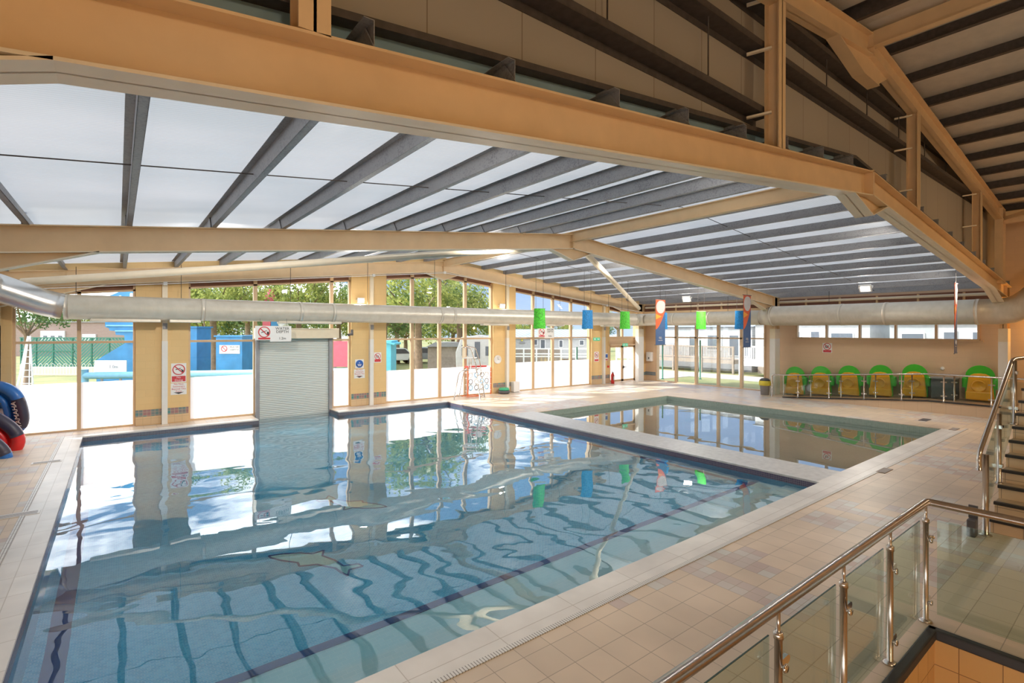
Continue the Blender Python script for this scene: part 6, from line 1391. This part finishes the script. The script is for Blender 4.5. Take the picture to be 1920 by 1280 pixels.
for i, (y, lb, wl) in enumerate(((14.6, 'white caravan at the right end of the long right window', 'van_white'), (6.6, 'white caravan seen through the left panes of the high strip window', 'van_grey'), (-2.6, 'cream white caravan with curtained windows behind the green rail', 'van_white'))):
    o, T = sidething('static_caravan', lb, 'caravan', 36.0, y, 'static caravans')
    caravan(T, o, 7.0, 3.6, 0.9, 3.5, 'van_roof', [(-2.9, -1.9, 0.95, 2.9), (-1.0, -0.5, 2.0, 3.0), (0.2, 0.7, 2.0, 3.0), (1.4, 2.6, 1.2, 2.9)] if i < 2 else [(-2.8, -0.6, 1.6, 3.0), (0.4, 2.6, 1.6, 3.0)], wall=wl, ridge=0.5)
def deck(x, y, L, zd, zt, mat, lab, dep=2.0):
    o, T = sidething('raised_deck', lab, 'deck', x, y, 'raised decks with balustrades')
    mb = MB(); mb.box(-L / 2, L / 2, 0, dep, zd - 0.28, zd); mb.xf(T).build('platform', mat, o)
    n = max(2, int(L / 1.9)); xs_ = [-L / 2 + 0.06 + (L - 0.12) * q / n for q in range(n + 1)]
    post_fence(o, T, xs_, zt, [zt - 0.05, zd + 0.12], mat, (zd + 0.1, zt - 0.06, 0.125))
deck(34.0, 22.3, 7.4, 1.0, 1.95, 'timber_grey', 'long timber deck with balusters before the grey caravan')
deck(33.6, 27.6, 2.6, 1.0, 1.95, 'white_upvc', 'white decking at the left edge of the long right window')
deck(33.2, 14.2, 7.2, 1.0, 2.05, 'white_upvc', 'bright white decking at the right end of the long right window')
o, T = sidething('green_rail', 'dark green tubular rail seen through the high strip window', 'rail', 30.5, 2.6)
mb = MB(); mb.tube([(-2.2, 0, 0), (-2.2, 0, 3.02), (2.2, 0, 3.02), (2.2, 0, 0)], 0.05, seg=8); mb.xf(T).build('hoop', 'out_green', o)
for x in (-2.6, 2.7): mb = MB(); mb.tube([(x, 0.3, 0), (x, 0.3, 3.08)], 0.12, seg=10); mb.xf(T).build('thick_post', 'out_green', o)

# trees
def crown_mesh(name, seed, nb, nl, size, flat=0.8):
    r = random.Random(seed); mb = MB(); vs = []; fs = []
    for b in range(nb):
        a = r.uniform(0, 2 * PI); el = r.uniform(-0.5, 1.0); rr = r.uniform(0.35, 0.82)
        c = Vector((rr * math.cos(a) * math.cos(el), rr * math.sin(a) * math.cos(el), rr * math.sin(el) * flat)); br = r.uniform(0.16, 0.30)
        for q in range(nl):
            dv = Vector((r.gauss(0, 1), r.gauss(0, 1), r.gauss(0, 1))).normalized() * br * r.uniform(0.5, 1.05) + c
            n = Vector((r.gauss(0, 1), r.gauss(0, 1), r.gauss(0, 1))).normalized(); t = n.orthogonal().normalized(); u = n.cross(t); s = size * r.uniform(0.6, 1.3)
            o = len(vs); vs += [dv - t * s, dv - u * s * 0.6, dv + t * s, dv + u * s * 0.6]; fs.append((o, o + 1, o + 2, o + 3))
    mb.add(vs, fs); return mb
crownA = crown_mesh('a', 1, 34, 120, 0.030); crownB = crown_mesh('b', 2, 26, 110, 0.034, 0.7); crownC = crown_mesh('c', 3, 46, 130, 0.030)
def tree(px_, d, yc, r, lab, crown, mat='leaf', th=None, squash=1.0, trunk_r=0.22, group='trees outside the glazed gable'):
    o, T = outthing('leafy_tree', lab, 'tree', px_, d, rnd.uniform(0, 3), group)
    zc = zz(yc, d) - GZ; m2 = MB(); m2.v = list(crown.v); m2.f = crown.f; m2.mi = crown.mi; m2.sm = crown.sm; m2.mats = crown.mats
    m2.xf(T @ Matrix.Translation((0, 0, zc)) @ Matrix.Diagonal((r, r, r * squash, 1))); m2.build('foliage', mat, o)
    mb = MB(); mb.tube([(0, 0, 0), (0.05, 0, zc * 0.45), (0, 0.05, zc * 0.8)], [trunk_r * 1.2, trunk_r, trunk_r * 0.8], seg=10); base = Vector((0, 0.05, zc * 0.72))
    for q in range(9):
        a = 2 * PI * q / 9; e = Vector((math.cos(a) * r * 0.6, math.sin(a) * r * 0.6, zc + r * squash * rnd.uniform(0.0, 0.55))); mb.tube([base, base.lerp(e, 0.5) + Vector((0, 0, -0.15)), e], [trunk_r * 0.45, trunk_r * 0.25, 0.03], seg=6)
    mb.xf(T).build('trunk', 'bark', o)
tree(785, 35, 560, 4.3, 'large tree with a thick trunk filling the third window', crownA, trunk_r=0.26)
tree(868, 44, 600, 3.2, 'smaller tree behind the motorhome', crownB, trunk_r=0.2)
tree(722, 40, 585, 3.0, 'tree behind the cyan shed', crownB, 'leaf')
tree(400, 34, 560, 3.6, 'tree above the blue booth in the second window', crownC)
tree(465, 42, 575, 3.4, 'tree right of the red turret roof', crownA, 'leaf')
tree(560, 38, 560, 4.0, 'tree above the roller shutter', crownC)
tree(635, 44, 580, 4.0, 'dark tree filling the narrow pane right of the shutter', crownC, 'leaf_dark')
tree(50, 24, 590, 1.9, 'small dark tree at the left edge of the first window', crownB, 'leaf_dark', trunk_r=0.12)
for px_, d, yc, r_, lb, mt in ((862, 41, 572, 3.4, 'tree between the thick trunk and the motorhome', 'leaf'), (745, 47, 595, 4.2, 'broad tree beyond the parked cars, left', 'leaf_dark'), (850, 52, 608, 4.2, 'broad tree beyond the timber chalet', 'leaf'),
        (490, 50, 600, 4.6, 'broad tree behind the red turret', 'leaf_dark'), (385, 50, 606, 4.4, 'broad tree behind the tall blue booth', 'leaf'), (610, 54, 606, 4.6, 'broad tree behind the pink board', 'leaf')):
    tree(px_, d, yc, r_, lb, crownC, mt)
for i, (px_, d, yc, r) in enumerate(((95, 75, 600, 3.2), (150, 78, 600, 3.0), (330, 60, 610, 4), (520, 60, 612, 4.5), (680, 62, 612, 4), (760, 58, 620, 3.5), (930, 66, 616, 3.2), (985, 70, 614, 2.8), (1050, 72, 616, 2.6), (1120, 75, 616, 2.8), (1160, 60, 600, 2.4))):
    tree(px_, d, yc, r, 'distant tree in the hedge line, %s from the left' % ORD[i], crownC if i % 2 else crownA, 'leaf' if i % 3 else 'leaf_dark', squash=0.8, group='distant hedge trees')
